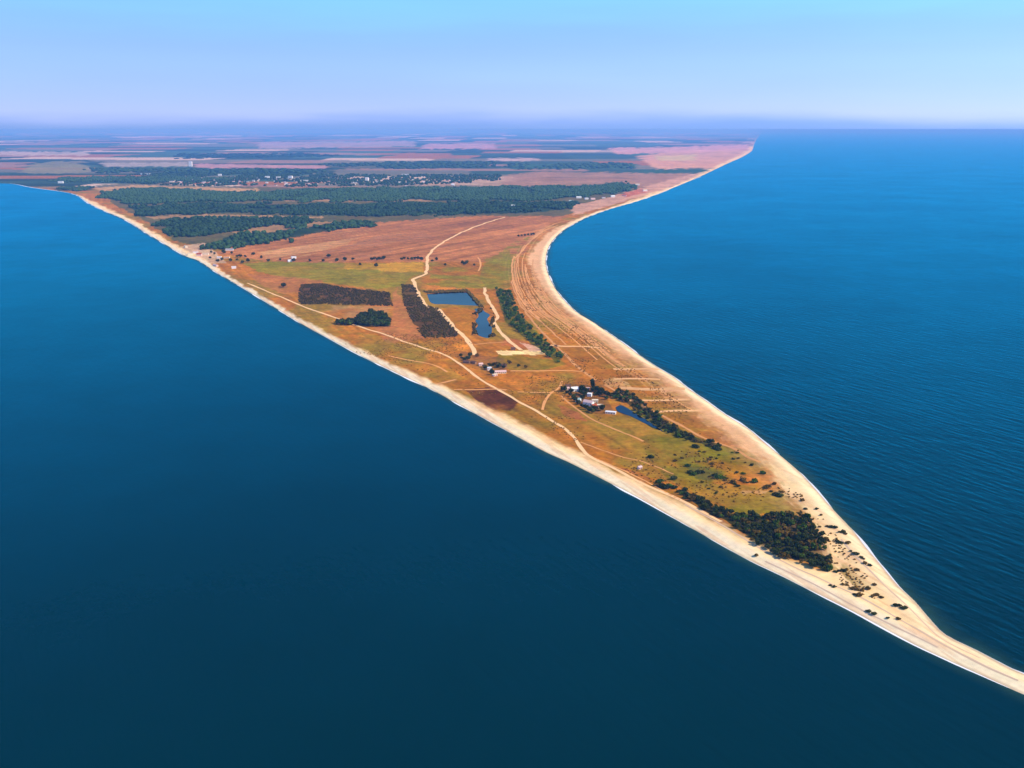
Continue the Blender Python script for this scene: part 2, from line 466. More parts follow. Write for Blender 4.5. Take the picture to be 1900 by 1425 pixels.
def cover(px0, py0, x, y, sd):
    n = len(x)
    depth = y
    # ragged borders: wobble of the map position, a few metres near, more far out
    amp = 3.2
    wx = (fbm(x / 14.0, y / 40.0, 1, 3) - 0.5) * amp * 3 + (fbm(x / 60.0, y / 160.0, 2, 2) - 0.5) * amp * 2
    wy = (fbm(x / 14.0, y / 40.0, 3, 3) - 0.5) * amp * 1.6
    px = px0 + wx; py = py0 + wy
    # dry steppe
    n1 = fbm(x / 55.0, y / 80.0, 21, 4); n2 = fbm(x / 160.0, y / 260.0, 22, 4); n3 = fbm(x / 9.0, y / 16.0, 23, 3)
    # streaks along the old beach ridges (parallel to the spit axis)
    ax, ay = -0.38, 0.925
    su = x * ay - y * ax; sv = x * ax + y * ay
    st = fbm(su / 7.0, sv / 220.0, 24, 3)
    col = STRAW[None] * (0.72 + 0.55 * n1[:, None])
    t = sstep(0.45, 0.65, n2)[:, None]
    col = col * (1 - 0.5 * t) + ORANGE * 0.5 * t
    t = (sstep(0.44, 0.64, fbm(x / 90.0, y / 120.0, 25, 4)) * 0.75)[:, None]
    col = col * (1 - t) + OLIVE * 1.9 * t
    col = col * (0.70 + 0.6 * st[:, None])

    def put(poly, c, a=1.0, mod=None, soft=None):
        nonlocal col
        m = inpoly(px, py, poly)
        if not m.any():
            return
        aa = a if mod is None else a * np.clip(mod[m], 0, 1)[:, None]
        col[m] = col[m] * (1 - aa) + np.asarray(c) * aa * (0.8 + 0.4 * n1[m][:, None])

    # the ploughed, pinkish field with slanting furrows
    fu = x * 0.86 - y * 0.5
    fur = fbm(fu / 26.0, (x * 0.5 + y * 0.86) / 900.0, 31, 3)
    m = inpoly(px, py, [(395, 470), (470, 457), (560, 432), (640, 417), (720, 405), (840, 398), (1010, 396), (1060, 395), (1010, 425), (985, 445), (975, 470), (955, 488), (800, 487), (600, 489), (480, 485)])
    col[m] = (PINK * (0.48 + 1.05 * fur[m][:, None])) * (0.85 + 0.3 * n1[m][:, None])
    put([(480, 470), (560, 447), (640, 430), (700, 425), (640, 455), (560, 478), (500, 484)], TAN, 0.55, sstep(0.45, 0.6, fur))
    put([(600, 470), (700, 440), (780, 425), (800, 440), (720, 470), (640, 485)], (0.24, 0.12, 0.07), 0.5, sstep(0.5, 0.62, fur))
    # green and yellow meadows
    put([(445, 490), (505, 486), (560, 488), (640, 490), (720, 490), (785, 487), (788, 508), (765, 513), (748, 533), (700, 537), (640, 531), (575, 522), (530, 518), (480, 505)], GREEN * 1.35, 0.9, 0.35 + n2)
    put([(640, 492), (720, 490), (785, 488), (788, 507), (740, 508), (700, 502), (640, 501)], YELLOW, 0.85, 0.3 + 1.2 * n1)
    put([(800, 490), (900, 492), (940, 460), (962, 446), (985, 440), (962, 470), (950, 500), (938, 537), (890, 537), (830, 535), (790, 530)], GREEN * 1.3, 0.75, sstep(0.38, 0.62, n1))
    put([(900, 482), (945, 465), (955, 490), (945, 535), (910, 540), (890, 520)], GREEN * 1.2, 0.6)
    put([(460, 510), (540, 515), (600, 523), (560, 545), (520, 545), (485, 530)], PINK, 0.7)
    put([(735, 535), (747, 560), (765, 600), (790, 630), (720, 640), (690, 610), (725, 600), (728, 560)], PINK * 1.05, 0.8)
    put([(818, 575), (870, 575), (880, 600), (876, 625), (860, 625)], YELLOW * np.array((1.0, 0.75, 0.7)), 0.8)
    put([(790, 532), (890, 538), (870, 541), (790, 543)], ORANGE * 1.25, 0.7)
    put([(560, 568), (720, 571), (735, 580), (640, 595), (600, 585)], TAN * 0.8, 0.5, sstep(0.4, 0.6, n1))
    put([(930, 655), (1000, 668), (1040, 668), (1050, 680), (1000, 690), (950, 690), (920, 672)], GREEN * 1.15, 0.75, 0.4 + n1)
    put([(990, 640), (940, 628), (930, 645), (985, 650)], RED, 0.45)
    put([(920, 653), (1005, 653), (1010, 660), (925, 661)], (1.0, 0.66, 0.28), 0.95)
    put([(965, 636), (1000, 645), (1010, 655), (985, 655)], (0.72, 0.40, 0.24), 0.8)
    put([(846, 640), (870, 640), (870, 655), (848, 652)], ORANGE * 1.2, 0.9)
    # burnt ground by the shore track
    put([(862, 725), (905, 722), (940, 731), (966, 748), (945, 764), (915, 762), (885, 744)], BURNT, 0.9, 0.45 + 0.9 * fbm(x / 18.0, y / 40.0, 58, 3))
    # meadow before the tip
    put([(1185, 815), (1260, 800), (1320, 822), (1390, 838), (1420, 862), (1435, 895), (1480, 935), (1500, 960), (1450, 955), (1380, 960), (1300, 930), (1255, 900), (1215, 870)], GREEN * 0.95, 0.8, sstep(0.36, 0.58, n1))
    put([(1195, 820), (1280, 808), (1400, 850), (1430, 885), (1340, 880), (1260, 862)], GREEN * 1.15, 0.7, 0.2 + n1)
    put([(1290, 900), (1400, 905), (1470, 940), (1470, 955), (1390, 950), (1310, 930), (1280, 915)], OLIVE * 2.0, 0.7, 0.3 + n2)
    put([(1270, 868), (1330, 872), (1420, 885), (1432, 905), (1350, 905), (1290, 890)], DKGRN * 1.8, 0.65, sstep(0.5, 0.6, n1))
    put([(1150, 868), (1215, 893), (1280, 930), (1345, 965), (1390, 1000), (1370, 995), (1270, 938), (1190, 905)], RED * 0.7, 0.55, sstep(0.42, 0.6, n1))
    put([(1375, 915), (1425, 912), (1420, 919), (1380, 920)], TAN, 0.6)
    put([(1040, 790), (1120, 780), (1200, 815), (1260, 880), (1262, 905), (1200, 885), (1110, 845)], OLIVE * 1.8, 0.6, sstep(0.35, 0.6, n1))
    put([(560, 600), (700, 625), (840, 690), (900, 730), (840, 725), (720, 672)], OLIVE * 2.0, 0.45, sstep(0.4, 0.6, n1))
    # dark fields and bare patches between the cross tracks on the right
    for q, c in (([(1160, 706), (1225, 706), (1235, 718), (1160, 717)], OLIVE * 1.5), ([(1165, 726), (1270, 726), (1275, 739), (1175, 740)], STRAW * 0.75),
                 ([(1180, 746), (1290, 745), (1305, 759), (1220, 761)], STRAW * 0.6), ([(1228, 768), (1330, 765), (1372, 800), (1290, 795)], STRAW * 0.68),
                 ([(1290, 800), (1380, 808), (1398, 835), (1340, 822)], STRAW * 0.6), ([(1040, 645), (1160, 648), (1195, 676), (1080, 678)], STRAW * 0.8),
                 ([(1090, 690), (1160, 688), (1150, 700), (1110, 705)], STRAW * 0.85)):
        put(q, c, 0.7, 0.35 + n1)
    for q, c in (([(1118, 708), (1140, 702), (1165, 712), (1180, 725), (1150, 724), (1125, 718)], (0.70, 0.40, 0.16)),
                 ([(1225, 720), (1275, 722), (1280, 730), (1228, 730)], (0.66, 0.36, 0.15)),
                 ([(1030, 752), (1075, 768), (1090, 785), (1050, 775)], RED * 0.9), ([(1290, 772), (1330, 772), (1325, 778), (1293, 777)], (0.66, 0.33, 0.13))):
        put(q, c, 0.75, 0.3 + n1)
    # worn earth round the farms
    put([(1040, 717), (1110, 717), (1125, 738), (1140, 768), (1110, 772), (1080, 755)], (0.13, 0.065, 0.02), 0.6)
    put([(855, 655), (935, 668), (945, 684), (915, 698), (875, 680)], (0.20, 0.09, 0.03), 0.55)
    # canal strip, thickets, orchards, woods: darker soil and undergrowth
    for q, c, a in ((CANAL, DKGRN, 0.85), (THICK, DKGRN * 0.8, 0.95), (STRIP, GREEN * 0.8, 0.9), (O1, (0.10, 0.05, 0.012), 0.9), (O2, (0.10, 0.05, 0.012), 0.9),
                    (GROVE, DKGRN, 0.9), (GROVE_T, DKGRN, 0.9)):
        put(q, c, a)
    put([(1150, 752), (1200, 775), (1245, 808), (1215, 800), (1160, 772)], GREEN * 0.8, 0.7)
    # mainland
    far = far_fields(px, py, x, y)
    t = sstep(352, 346, py)[:, None]
    col = col * (1 - t) + far * t
    put([(180, 345), (230, 340), (400, 346), (600, 350), (1000, 345), (1180, 335), (1200, 352), (1120, 385), (1040, 402), (880, 402), (640, 418), (520, 445), (400, 465), (330, 450), (260, 405), (210, 380)],
        (0.085, 0.09, 0.035), 0.85)
    for q in F_POLYS:
        put(q, FOREST, 0.9)
    for q, c in (([(500, 371), (660, 370), (800, 371), (800, 374), (560, 374)], TAN * 0.8), ([(262, 402), (400, 399), (600, 403), (600, 406), (400, 403), (285, 407)], TAN * 0.85),
                 ([(420, 431), (500, 420), (590, 413), (640, 412), (560, 424), (460, 437)], TAN * 0.7),
                 ([(175, 350), (250, 344), (345, 347), (480, 351), (480, 358), (330, 353), (240, 351), (190, 357)], TAN),
                 ([(930, 346), (935, 326), (1000, 318), (1090, 320), (1230, 322), (1290, 322), (1230, 350), (1190, 352), (1150, 337), (1090, 345)], (0.42, 0.20, 0.11)),
                 ([(770, 345), (780, 335), (930, 325), (930, 346)], (0.42, 0.24, 0.14)),
                 ([(40, 320), (60, 305), (110, 299), (155, 306), (185, 316), (140, 322), (60, 323)], (0.38, 0.30, 0.10)),
                 ([(150, 298), (185, 300), (235, 311), (200, 314)], FOREST), 
                 ([(0, 281), (160, 283), (165, 289), (0, 289)], (0.75, 0.5, 0.36)), ([(185, 303), (350, 302), (350, 309), (195, 310)], (0.62, 0.45, 0.36)),
                 ([(360, 304), (450, 305), (605, 309), (605, 314), (480, 313), (360, 312)], (0.80, 0.32, 0.30)),
                 ([(250, 313), (620, 316), (620, 322), (250, 323)], FOREST), ([(600, 305), (900, 300), (900, 312), (620, 314)], FOREST * 1.5),
                 ([(340, 285), (560, 284), (620, 290), (340, 294)], FOREST * 1.6), ([(790, 267), (915, 267), (920, 276), (780, 277)], (0.85, 0.35, 0.35)),
                 ([(905, 294), (1000, 294), (1000, 299), (905, 299)], (0.85, 0.5, 0.42)), ([(480, 264), (770, 262), (770, 272), (480, 276)], (0.62, 0.36, 0.34)),
                 ([(1180, 290), (1290, 277), (1395, 279), (1376, 293), (1345, 306), (1312, 314), (1218, 314)], (0.72, 0.33, 0.18)),
                 ([(1215, 290), (1290, 287), (1290, 298), (1220, 299)], (0.62, 0.42, 0.16)), ([(1130, 275), (1280, 272), (1390, 268), (1398, 277), (1280, 284), (1140, 286)], (0.72, 0.32, 0.26)),
                 ([(1180, 316), (1300, 312), (1308, 318), (1190, 323)], FOREST * 2.0), ([(940, 305), (1170, 303), (1180, 312), (950, 315)], FOREST * 2),
                 ([(1060, 382), (1120, 370), (1180, 352), (1250, 332), (1300, 320), (1300, 330), (1200, 362), (1110, 388), (1065, 400)], (0.66, 0.33, 0.2)),
                 ([(1150, 362), (1190, 350), (1205, 356), (1165, 368)], RED),
                 ([(335, 458), (385, 452), (400, 470), (420, 490), (385, 490), (350, 478)], (0.62, 0.38, 0.22))):
        c = np.asarray(c, float)
        if min(p_[1] for p_ in q) < 318 and c.sum() > 0.6 and max(p_[0] for p_ in q) < 1100:
            c = (c * 0.8 + c.mean() * 0.2) * 0.72
        put(q, c, 0.85, 0.45 + 1.1 * fbm(x / 300.0, y / 500.0, 57, 3))
    # sand
    right_side = seg_dist(x, y, RG) < seg_dist(x, y, LG)
    sf = np.clip((py0 - 380) / 450.0, 0.15, 1.0) * np.where(right_side, 1.0, 0.55)
    ins = np.zeros(n)
    for ox, oy in ((0, 0), (5, -3), (-5, 3), (10, -6), (-9, 5), (-3, -6), (3, 6), (7, 4), (-7, -4)):
        ins += inpoly(px + ox * sf + wx * sf * 0.8, py + oy * sf + wy * sf, INTERIOR)
    sandf = 1 - ins / 9.0
    sandf = np.clip(sandf + (n3 - 0.5) * np.where(right_side, 0.9, 0.35) * (sandf > 0.02) * (sandf < 0.98), 0, 1)[:, None]
    sandm = sandf[:, 0] > 0.5
    sand = SAND[None] * (0.9 + 0.2 * n1[:, None])
    t = sstep(26, 9, sd + (n3 - 0.5) * 8)[:, None] * np.where(right_side, 0.55, 1.0)[:, None]
    sand = sand * (1 - t) + WSAND * t
    t = (sstep(0.5, 0.7, fbm(su / 5.0, sv / 60.0, 51, 3)) * 0.4)[:, None]
    sand = sand * (1 - t) + PSAND * t
    # dune grass among the sand of the tip
    t = (sstep(0.52, 0.64, fbm(x / 13.0, y / 22.0, 52, 4)) * sstep(22, 45, sd) * sstep(1250, 1050, depth))[:, None] * 0.75
    sand = sand * (1 - t) + OLIVE * 1.7 * t
    # wet edge
    t = sstep(5.0, 1.0, sd + (n3 - 0.5) * 3)[:, None] * 0.55
    sand = sand * (1 - t) + np.array((0.34, 0.24, 0.16)) * t
    t = (sstep(9, 24, sd + (n3 - 0.5) * 8) * right_side * sstep(1080, 1250, depth) * sstep(5200, 3600, depth) * 0.8)[:, None]
    sand = sand * (1 - t) + PSAND * (0.9 + 0.35 * n1[:, None]) * t
    col = col * (1 - sandf) + sand * sandf
    # inner fringe of the right beach: orange sandy turf and pale ridges
    fr = (~sandm) & right_side & (depth < 4200)
    t = (sstep(80, 15, sd) * 0.6 * (0.3 + n1))[:, None]
    mixc = PSAND * 0.95
    cc = col * (1 - t) + mixc * t
    rid = (sstep(0.56, 0.68, fbm(sd / 5.0 + 0.25 * n2, sv / 500.0, 53, 2)) * sstep(150, 60, sd) * 0.42 * sstep(1350, 1600, depth))[:, None]
    cc = cc * (1 - rid) + np.array((0.72, 0.36, 0.14)) * rid
    col[fr] = cc[fr]
    return np.concatenate([np.clip(col, 0.005, 0.93), 1.0 - 0.72 * sandf], 1)

# ------------------------------------------------------------------ land sheet
rows = np.concatenate([[241.0, 242.0, 243.0, 244.0], np.arange(245.0, 345, 1.0), np.arange(345, 600, 1.25), np.arange(600, 1462, 1.6)])
NC = 520
lx = np.interp(rows, LEFT_S[:, 1], LEFT_S[:, 0]); lx[rows < 331] = -1500
rx = np.interp(rows, RIGHT_S[:, 1], RIGHT_S[:, 0])
u = np.linspace(0, 1, NC)
# a little skirt under the water on both sides
PX = lx[:, None] * (1 - u)[None] + rx[:, None] * u[None]
PY = np.repeat(rows[:, None], NC, 1)
GX, GY = ground(PX.ravel(), PY.ravel())
SD = shore_d(GX, GY)
GZ = height(GX, GY, SD)
COL = cover(PX.ravel(), PY.ravel(), GX, GY, SD)
GXm = GX.reshape(PX.shape); GYm = GY.reshape(PX.shape); GZm = GZ.reshape(PX.shape)
GZm[:, 0] = -1.2; GZm[:, -1] = -1.2
R_, C_ = PX.shape
idx = np.arange(R_ * C_).reshape(R_, C_)
Fq = np.stack([idx[1:, :-1].ravel(), idx[1:, 1:].ravel(), idx[:-1, 1:].ravel(), idx[:-1, :-1].ravel()], 1)
me = mesh_np('land', np.stack([GX, GY, GZm.ravel()], 1), Fq)
ca = me.attributes.new('cover', 'FLOAT_COLOR', 'POINT')
ca.data.foreach_set('color', COL.astype(np.float32).ravel())
me.polygons.foreach_set('use_smooth', np.ones(len(Fq), bool))
kind(link('land', me, ground_mat()), 'structure')

# ------------------------------------------------------------------ sea
tip = ground(1900, 1270); mid = ground(1350, 900)
AX = ((float(tip[0]), float(tip[1])), (float(mid[0]), float(mid[1])))
S = 900000.0
me = mesh_np('sea', [(-S, -6000, 0), (S, -6000, 0), (S, S, 0), (-S, S, 0)], [(0, 1, 2, 3)])
kind(link('sea', me, water_mat('sea_water', (0.0, 0.0185, 0.0225), 0.15, True, AX)), 'structure')

# surf: the white line where the water meets the sand
def surf(L, side, wfun, seed):
    P = []
    for k in range(len(L) - 1):
        d = np.hypot(*(L[k + 1] - L[k])); m = max(1, int(d / 6.0)) if L[k][1] < 6500 else max(1, int(d / 60.0))
        for t in np.arange(m) / m:
            P.append(L[k] * (1 - t) + L[k + 1] * t)
    P = np.array(P)
    T = np.gradient(P, axis=0); T /= np.linalg.norm(T, axis=1)[:, None] + 1e-9
    N = np.stack([-T[:, 1], T[:, 0]], 1) * side
    s = np.arange(len(P))
    nz = fbm(s / 9.0, s * 0, seed, 3); nz2 = vnoise(s / 31.0, s * 0, seed + 5)
    w = wfun(P) * (np.clip(nz - 0.40, 0, 1) * 3.2 + np.clip(nz2 - 0.55, 0, 1) * 1.2)
    a = P - N * (w * 0.35)[:, None]; b = P + N * w[:, None]
    V = np.concatenate([np.c_[a, np.full(len(a), 0.06)], np.c_[b, np.full(len(b), 0.05)]])
    n = len(P)
    i = np.arange(n - 1)
    F = np.stack([i, i + 1, i + 1 + n, i + n], 1)
    return V, F
near = LG[:, 1] < 20000
V, F = surf(LG[LG[:, 1] < 9000], -1, lambda P: 1.2 + P[:, 1] * 0.0004, 3)
kind(link('surf', mesh_np('surf', V, F), plain('foam', (0.8, 0.8, 0.82), 0.7, 0.1, 0.5)), 'structure')
V, F = surf(RG[RG[:, 1] < 9000], 1, lambda P: 1.0 + P[:, 1] * 0.0004, 8)
kind(link('surf', mesh_np('surf', V, F), MATS['foam']), 'structure')

# shallows: thin water over sand, fading out to deep water
def shallows(L, side, wfun, seed):
    P = []
    for k in range(len(L) - 1):
        d = np.hypot(*(L[k + 1] - L[k])); m = max(1, int(d / 8.0)) if L[k][1] < 4000 else max(1, int(d / 60.0))
        for t in np.arange(m) / m:
            P.append(L[k] * (1 - t) + L[k + 1] * t)
    P = np.array(P)
    T = np.gradient(P, axis=0); T /= np.linalg.norm(T, axis=1)[:, None] + 1e-9
    N = np.stack([-T[:, 1], T[:, 0]], 1) * side
    for q in range(6):
        N[1:-1] = (N[:-2] + N[1:-1] * 2 + N[2:]) / 4
    s_ = np.arange(len(P))
    w = wfun(P) * (0.5 + fbm(s_ / 12.0, s_ * 0, seed, 3))
    lev = (-0.4, 0.0, 0.25, 0.5, 0.75, 1.0); fade = (1.0, 1.0, 0.62, 0.32, 0.12, 0.0)
    V = np.concatenate([np.c_[P + N * (w * f)[:, None], np.full(len(P), 0.025)] for f in lev])
    A = np.concatenate([np.full(len(P), f) for f in fade])
    n = len(P); i = np.arange(n - 1)
    F = np.concatenate([np.stack([i + q * n, i + 1 + q * n, i + 1 + (q + 1) * n, i + (q + 1) * n], 1) for q in range(5)])
    me = mesh_np('shallows', V, F)
    at = me.attributes.new('fade', 'FLOAT', 'POINT'); at.data.foreach_set('value', A.astype(np.float32))
    return me
m, n, l = new_mat('shallow_water')
o_ = n.new('ShaderNodeOutputMaterial'); df = n.new('ShaderNodeBsdfDiffuse'); tr = n.new('ShaderNodeBsdfTransparent'); mx = n.new('ShaderNodeMixShader')
df.inputs['Color'].default_value = (0.035, 0.105, 0.085, 1)
at = n.new('ShaderNodeAttribute'); at.attribute_name = 'fade'
nt = n.new('ShaderNodeTexNoise'); nt.inputs['Scale'].default_value = 0.06; nt.inputs['Detail'].default_value = 3
g = n.new('ShaderNodeNewGeometry'); l.new(g.outputs['Position'], nt.inputs['Vector'])
mu = n.new('ShaderNodeMath'); mu.operation = 'MULTIPLY'; l.new(at.outputs['Fac'], mu.inputs[0]); l.new(nt.outputs['Fac'], mu.inputs[1])
l.new(mu.outputs[0], mx.inputs[0]); l.new(tr.outputs[0], mx.inputs[1]); l.new(df.outputs[0], mx.inputs[2]); l.new(mx.outputs[0], o_.inputs[0])
kind(link('shallows', shallows(LG[LG[:, 1] < 5000], -1, lambda P: 14 + 0 * P[:, 0], 5), m), 'structure')
kind(link('shallows', shallows(RG[RG[:, 1] < 5000], 1, lambda P: 20 + 0 * P[:, 0], 6), m), 'structure')

# ------------------------------------------------------------------ tracks and ponds
def ribbon(pts, width, name='dirt_track', mat=None, lift=0.14):
    P = smooth_line(np.array(pts, float), 6)
    G = np.stack(ground(P[:, 0], P[:, 1], 2.0), 1)
    # resample
    d = np.r_[0, np.cumsum(np.hypot(*np.diff(G, axis=0).T))]
    n = max(8, int(d[-1] / 5.0)); n = min(n, 500)
    s = np.linspace(0, d[-1], n)
    G = np.stack([np.interp(s, d, G[:, 0]), np.interp(s, d, G[:, 1])], 1)
    T = np.gradient(G, axis=0); T /= np.linalg.norm(T, axis=1)[:, None] + 1e-9
    N = np.stack([-T[:, 1], T[:, 0]], 1)
    k = np.arange(n)
    ph = random.random() * 100
    wl_ = width * 0.5 * (0.75 + 0.5 * vnoise(k / 4.0 + ph, k * 0, 3)); wr_ = width * 0.5 * (0.75 + 0.5 * vnoise(k / 4.0 + ph, k * 0, 4))
    G = G + N * ((vnoise(k / 9.0 + ph, k * 0, 6) - 0.5) * width * 0.6)[:, None]
    rows_ = [G + N * wl_[:, None], G, G - N * wr_[:, None]]
    V = []
    for q, r in enumerate(rows_):
        z = height(r[:, 0], r[:, 1]) + lift
        V.append(np.c_[r, z])
    V = np.concatenate(V)
    i = np.arange(n - 1)
    F = np.concatenate([np.stack([i, i + n, i + n + 1, i + 1], 1), np.stack([i + n, i + 2 * n, i + 2 * n + 1, i + n + 1], 1)])
    return kind(link(name, mesh_np(name, V, F), mat), 'structure')

M_TR = plain('pale_track_earth', (0.86, 0.52, 0.24), 0.95, 0.16, 0.06, 0.0)
M_TR2 = plain('worn_track_earth', (0.70, 0.31, 0.10), 0.95, 0.2, 0.06, 0.0)
TRACKS = [
    ([(937, 403), (910, 411), (884, 420), (856, 432), (832, 444), (812, 457), (800, 467), (792, 483), (792, 504), (784, 511), (768, 518), (769, 525), (778, 545), (790, 567), (816, 576), (837, 603), (860, 626), (874, 643), (881, 659)], 9.5, 0),
    ([(459, 525), (490, 538), (526, 553), (573, 572), (623, 590), (663, 605), (705, 618), (758, 637), (796, 650), (821, 657), (863, 683), (905, 713), (958, 742), (1000, 765), (1032, 786), (1061, 807), (1080, 833), (1101, 849), (1150, 874), (1195, 897), (1247, 919), (1287, 940), (1339, 967)], 5.2, 0),
    ([(898, 534), (902, 550), (913, 569), (925, 588), (918, 600), (932, 620), (950, 637), (966, 650)], 8.0, 0),
    ([(958, 553), (970, 572), (984, 590), (1005, 616), (1033, 643), (1058, 668), (1072, 681), (1107, 706)], 5.0, 1),
    ([(1122, 714), (1140, 724), (1166, 739), (1195, 755), (1218, 766), (1261, 789), (1303, 811), (1355, 829), (1383, 846), (1410, 858)], 5.0, 1),
    ([(1042, 708), (1036, 722), (1021, 731), (1010, 745), (1006, 761)], 4.0, 1),
    ([(1042, 735), (1060, 752), (1092, 775), (1120, 788), (1145, 798), (1193, 819)], 3.6, 1),
    ([(1077, 819), (1110, 832), (1150, 846), (1197, 858), (1250, 880)], 2.4, 1),
    ([(1021, 641), (1050, 643), (1085, 643), (1112, 645)], 10, 3),
    ([(1138, 685), (1170, 685), (1206, 684), (1222, 685)], 10, 3),
    ([(1140, 704), (1166, 703), (1200, 703), (1225, 704)], 10, 3),
    ([(1151, 720), (1190, 721), (1240, 721), (1271, 722)], 16, 3),
    ([(1168, 743), (1220, 743), (1281, 741)], 9, 3),
    ([(1230, 737), (1250, 738), (1280, 738)], 4.0, 1),
    ([(1218, 764), (1260, 762), (1317, 761)], 9.5, 3),
    ([(1230, 728), (1250, 740), (1275, 755), (1290, 762)], 3.0, 1),
    ([(808, 713), (826, 709), (846, 704)], 6.0, 1),
    ([(842, 723), (880, 723), (918, 722), (940, 724)], 6.0, 1),
    ([(947, 689), (1000, 689), (1050, 688), (1084, 690)], 6.0, 1),
    ([(960, 728), (990, 729), (1021, 729)], 4.0, 1),
    ([(975, 496), (985, 528), (1006, 555), (1038, 587), (1068, 611), (1110, 640)], 4.5, 1),
    ([(953, 478), (950, 500), (955, 525), (968, 550), (992, 585), (1020, 612), (1050, 640)], 3.5, 1),
    ([(963, 470), (962, 500), (972, 530), (990, 558), (1020, 588), (1060, 620)], 3.0, 1),
    ([(1035, 418), (1010, 428), (985, 447), (965, 470), (955, 480)], 7.0, 1),
    ([(1065, 407), (1030, 415), (1000, 432), (980, 452)], 7.0, 1),
    ([(888, 478), (892, 490), (888, 503)], 5.0, 1),
    ([(1101, 849), (1150, 869), (1200, 893), (1262, 927)], 2.5, 1),
    ([(880, 640), (910, 637), (940, 635)], 6.0, 1),
    ([(720, 660), (760, 668), (800, 676), (830, 690)], 4.0, 1),
    ([(1270, 936), (1330, 968), (1390, 1004), (1460, 1046), (1530, 1078), (1600, 1110), (1680, 1155), (1750, 1196), (1820, 1232), (1890, 1262)], 2.2, 2),
    ([(1420, 1040), (1500, 1078), (1580, 1120), (1660, 1160), (1740, 1200)], 1.6, 2),
    ([(1560, 1000), (1600, 1045), (1640, 1085), (1690, 1130), (1750, 1185), (1820, 1220)], 1.8, 2),
]
_rk = (RIGHT_S[:, 1] > 452) & (RIGHT_S[:, 1] < 700)
_rp = RG[_rk]
_rt = np.gradient(_rp, axis=0); _rt /= np.linalg.norm(_rt, axis=1)[:, None]
_rn = np.stack([-_rt[:, 1], _rt[:, 0]], 1)
if np.sum(_rn[len(_rn) // 2] * (np.array([0.0, _rp[len(_rn) // 2][1]]) - _rp[len(_rn) // 2])) < 0:
    _rn = -_rn
_rr = np.random.default_rng(5)
for k in range(11):
    off = 36 + k * 7.5 + _rr.uniform(-2, 2)
    a0 = int(_rr.uniform(0, len(_rp) * 0.45)); a1 = int(_rr.uniform(len(_rp) * 0.55, len(_rp)))
    Q = _rp[a0:a1] + _rn[a0:a1] * off
    qx, qy = to_px(Q[:, 0], Q[:, 1], 2.0)
    if len(Q) > 4:
        TRACKS.append((list(zip(qx, qy))[::2], float(_rr.uniform(2.8, 5.4)), 1))
M_TR3 = plain('rutted_sand', (0.70, 0.47, 0.30), 0.95, 0.12, 0.06, 0.0)
M_TR4 = plain('bare_strip_earth', (0.78, 0.41, 0.165), 0.95, 0.22, 0.06, 0.0)
for pts, w, k in TRACKS:
    ribbon(pts, w, mat=(M_TR, M_TR2, M_TR3, M_TR4)[k])

def pond(poly, mat, name='pond', z=None):
    P = np.array(poly, float)
    P = smooth_line(np.vstack([P, P[:1]]), 4)[:-1]
    x, y = ground(P[:, 0], P[:, 1], 2.0)
    n = len(x)
    zz = float(np.max(height(x, y))) + 0.10
    cx, cy = x.mean(), y.mean()
    V = np.concatenate([np.c_[x, y, np.full(n, zz)], [[cx, cy, zz]]])
    me = bpy.data.meshes.new(name)
    me.from_pydata([tuple(v) for v in V[:-1]], [], [tuple(range(n))[::1]])
    return kind(link(name, me, mat), 'structure')

M_POND = water_mat('pond_water', (0.08, 0.12, 0.13), 0.08, False, None, (0.26, 0.27, 0.24))
M_CHANNEL = water_mat('channel_water', (0.012, 0.022, 0.026), 0.08, False, None, (0.13, 0.17, 0.18))
pond([(792, 546), (828, 543), (866, 543), (880, 556), (889, 567), (870, 567), (830, 565), (801, 563)], M_POND)
pond([(880, 574), (892, 572), (900, 579), (909, 585), (904, 593), (909, 602), (913, 612), (908, 627), (890, 624), (880, 614), (887, 604), (882, 596), (888, 586)], M_POND)
pond([(1142, 757), (1150, 753), (1160, 756), (1176, 766), (1196, 778), (1214, 790), (1230, 801), (1216, 796), (1194, 785), (1172, 774), (1158, 769), (1146, 764)], M_CHANNEL)

# ------------------------------------------------------------------ foliage
def crown_mesh(name, seed, rx=1.0, rz=1.0, nq=190, size=0.34, lobes=5):
    """leaf-clump faces spread through an uneven, lobed volume (unit size, base at z=0.25)"""
    r = np.random.default_rng(seed)
    cen = [np.array((0, 0, 0.62))]
    rad = [0.42]
    for k in range(lobes):
        a = 2 * math.pi * (k + r.random()) / lobes
        d = 0.25 + 0.14 * r.random()
        cen.append(np.array((math.cos(a) * d, math.sin(a) * d, 0.42 + 0.32 * r.random()))); rad.append(0.20 + 0.11 * r.random())
    V = []; F = []
    for k in range(nq):
        j = 0 if r.random() < 0.3 else r.integers(1, len(cen))
        v = r.normal(size=3); v /= np.linalg.norm(v)
        p = cen[j] + v * rad[j] * (0.55 + 0.5 * r.random())
        p[0] *= rx; p[1] *= rx; p[2] *= rz
        nrm = v + r.normal(size=3) * 0.5; nrm /= np.linalg.norm(nrm)
        t = np.cross(nrm, r.normal(size=3)); t /= np.linalg.norm(t) + 1e-9
        b = np.cross(nrm, t)
        s = size * (0.5 + 0.7 * r.random()) * 0.5
        i = len(V)
        V += [p + t * s, p + b * s * 0.8 + nrm * s * 0.15, p - t * s, p - b * s * 0.7]
        F.append((i, i + 1, i + 2, i + 3))
    return mesh_np(name, np.array(V), np.array(F))

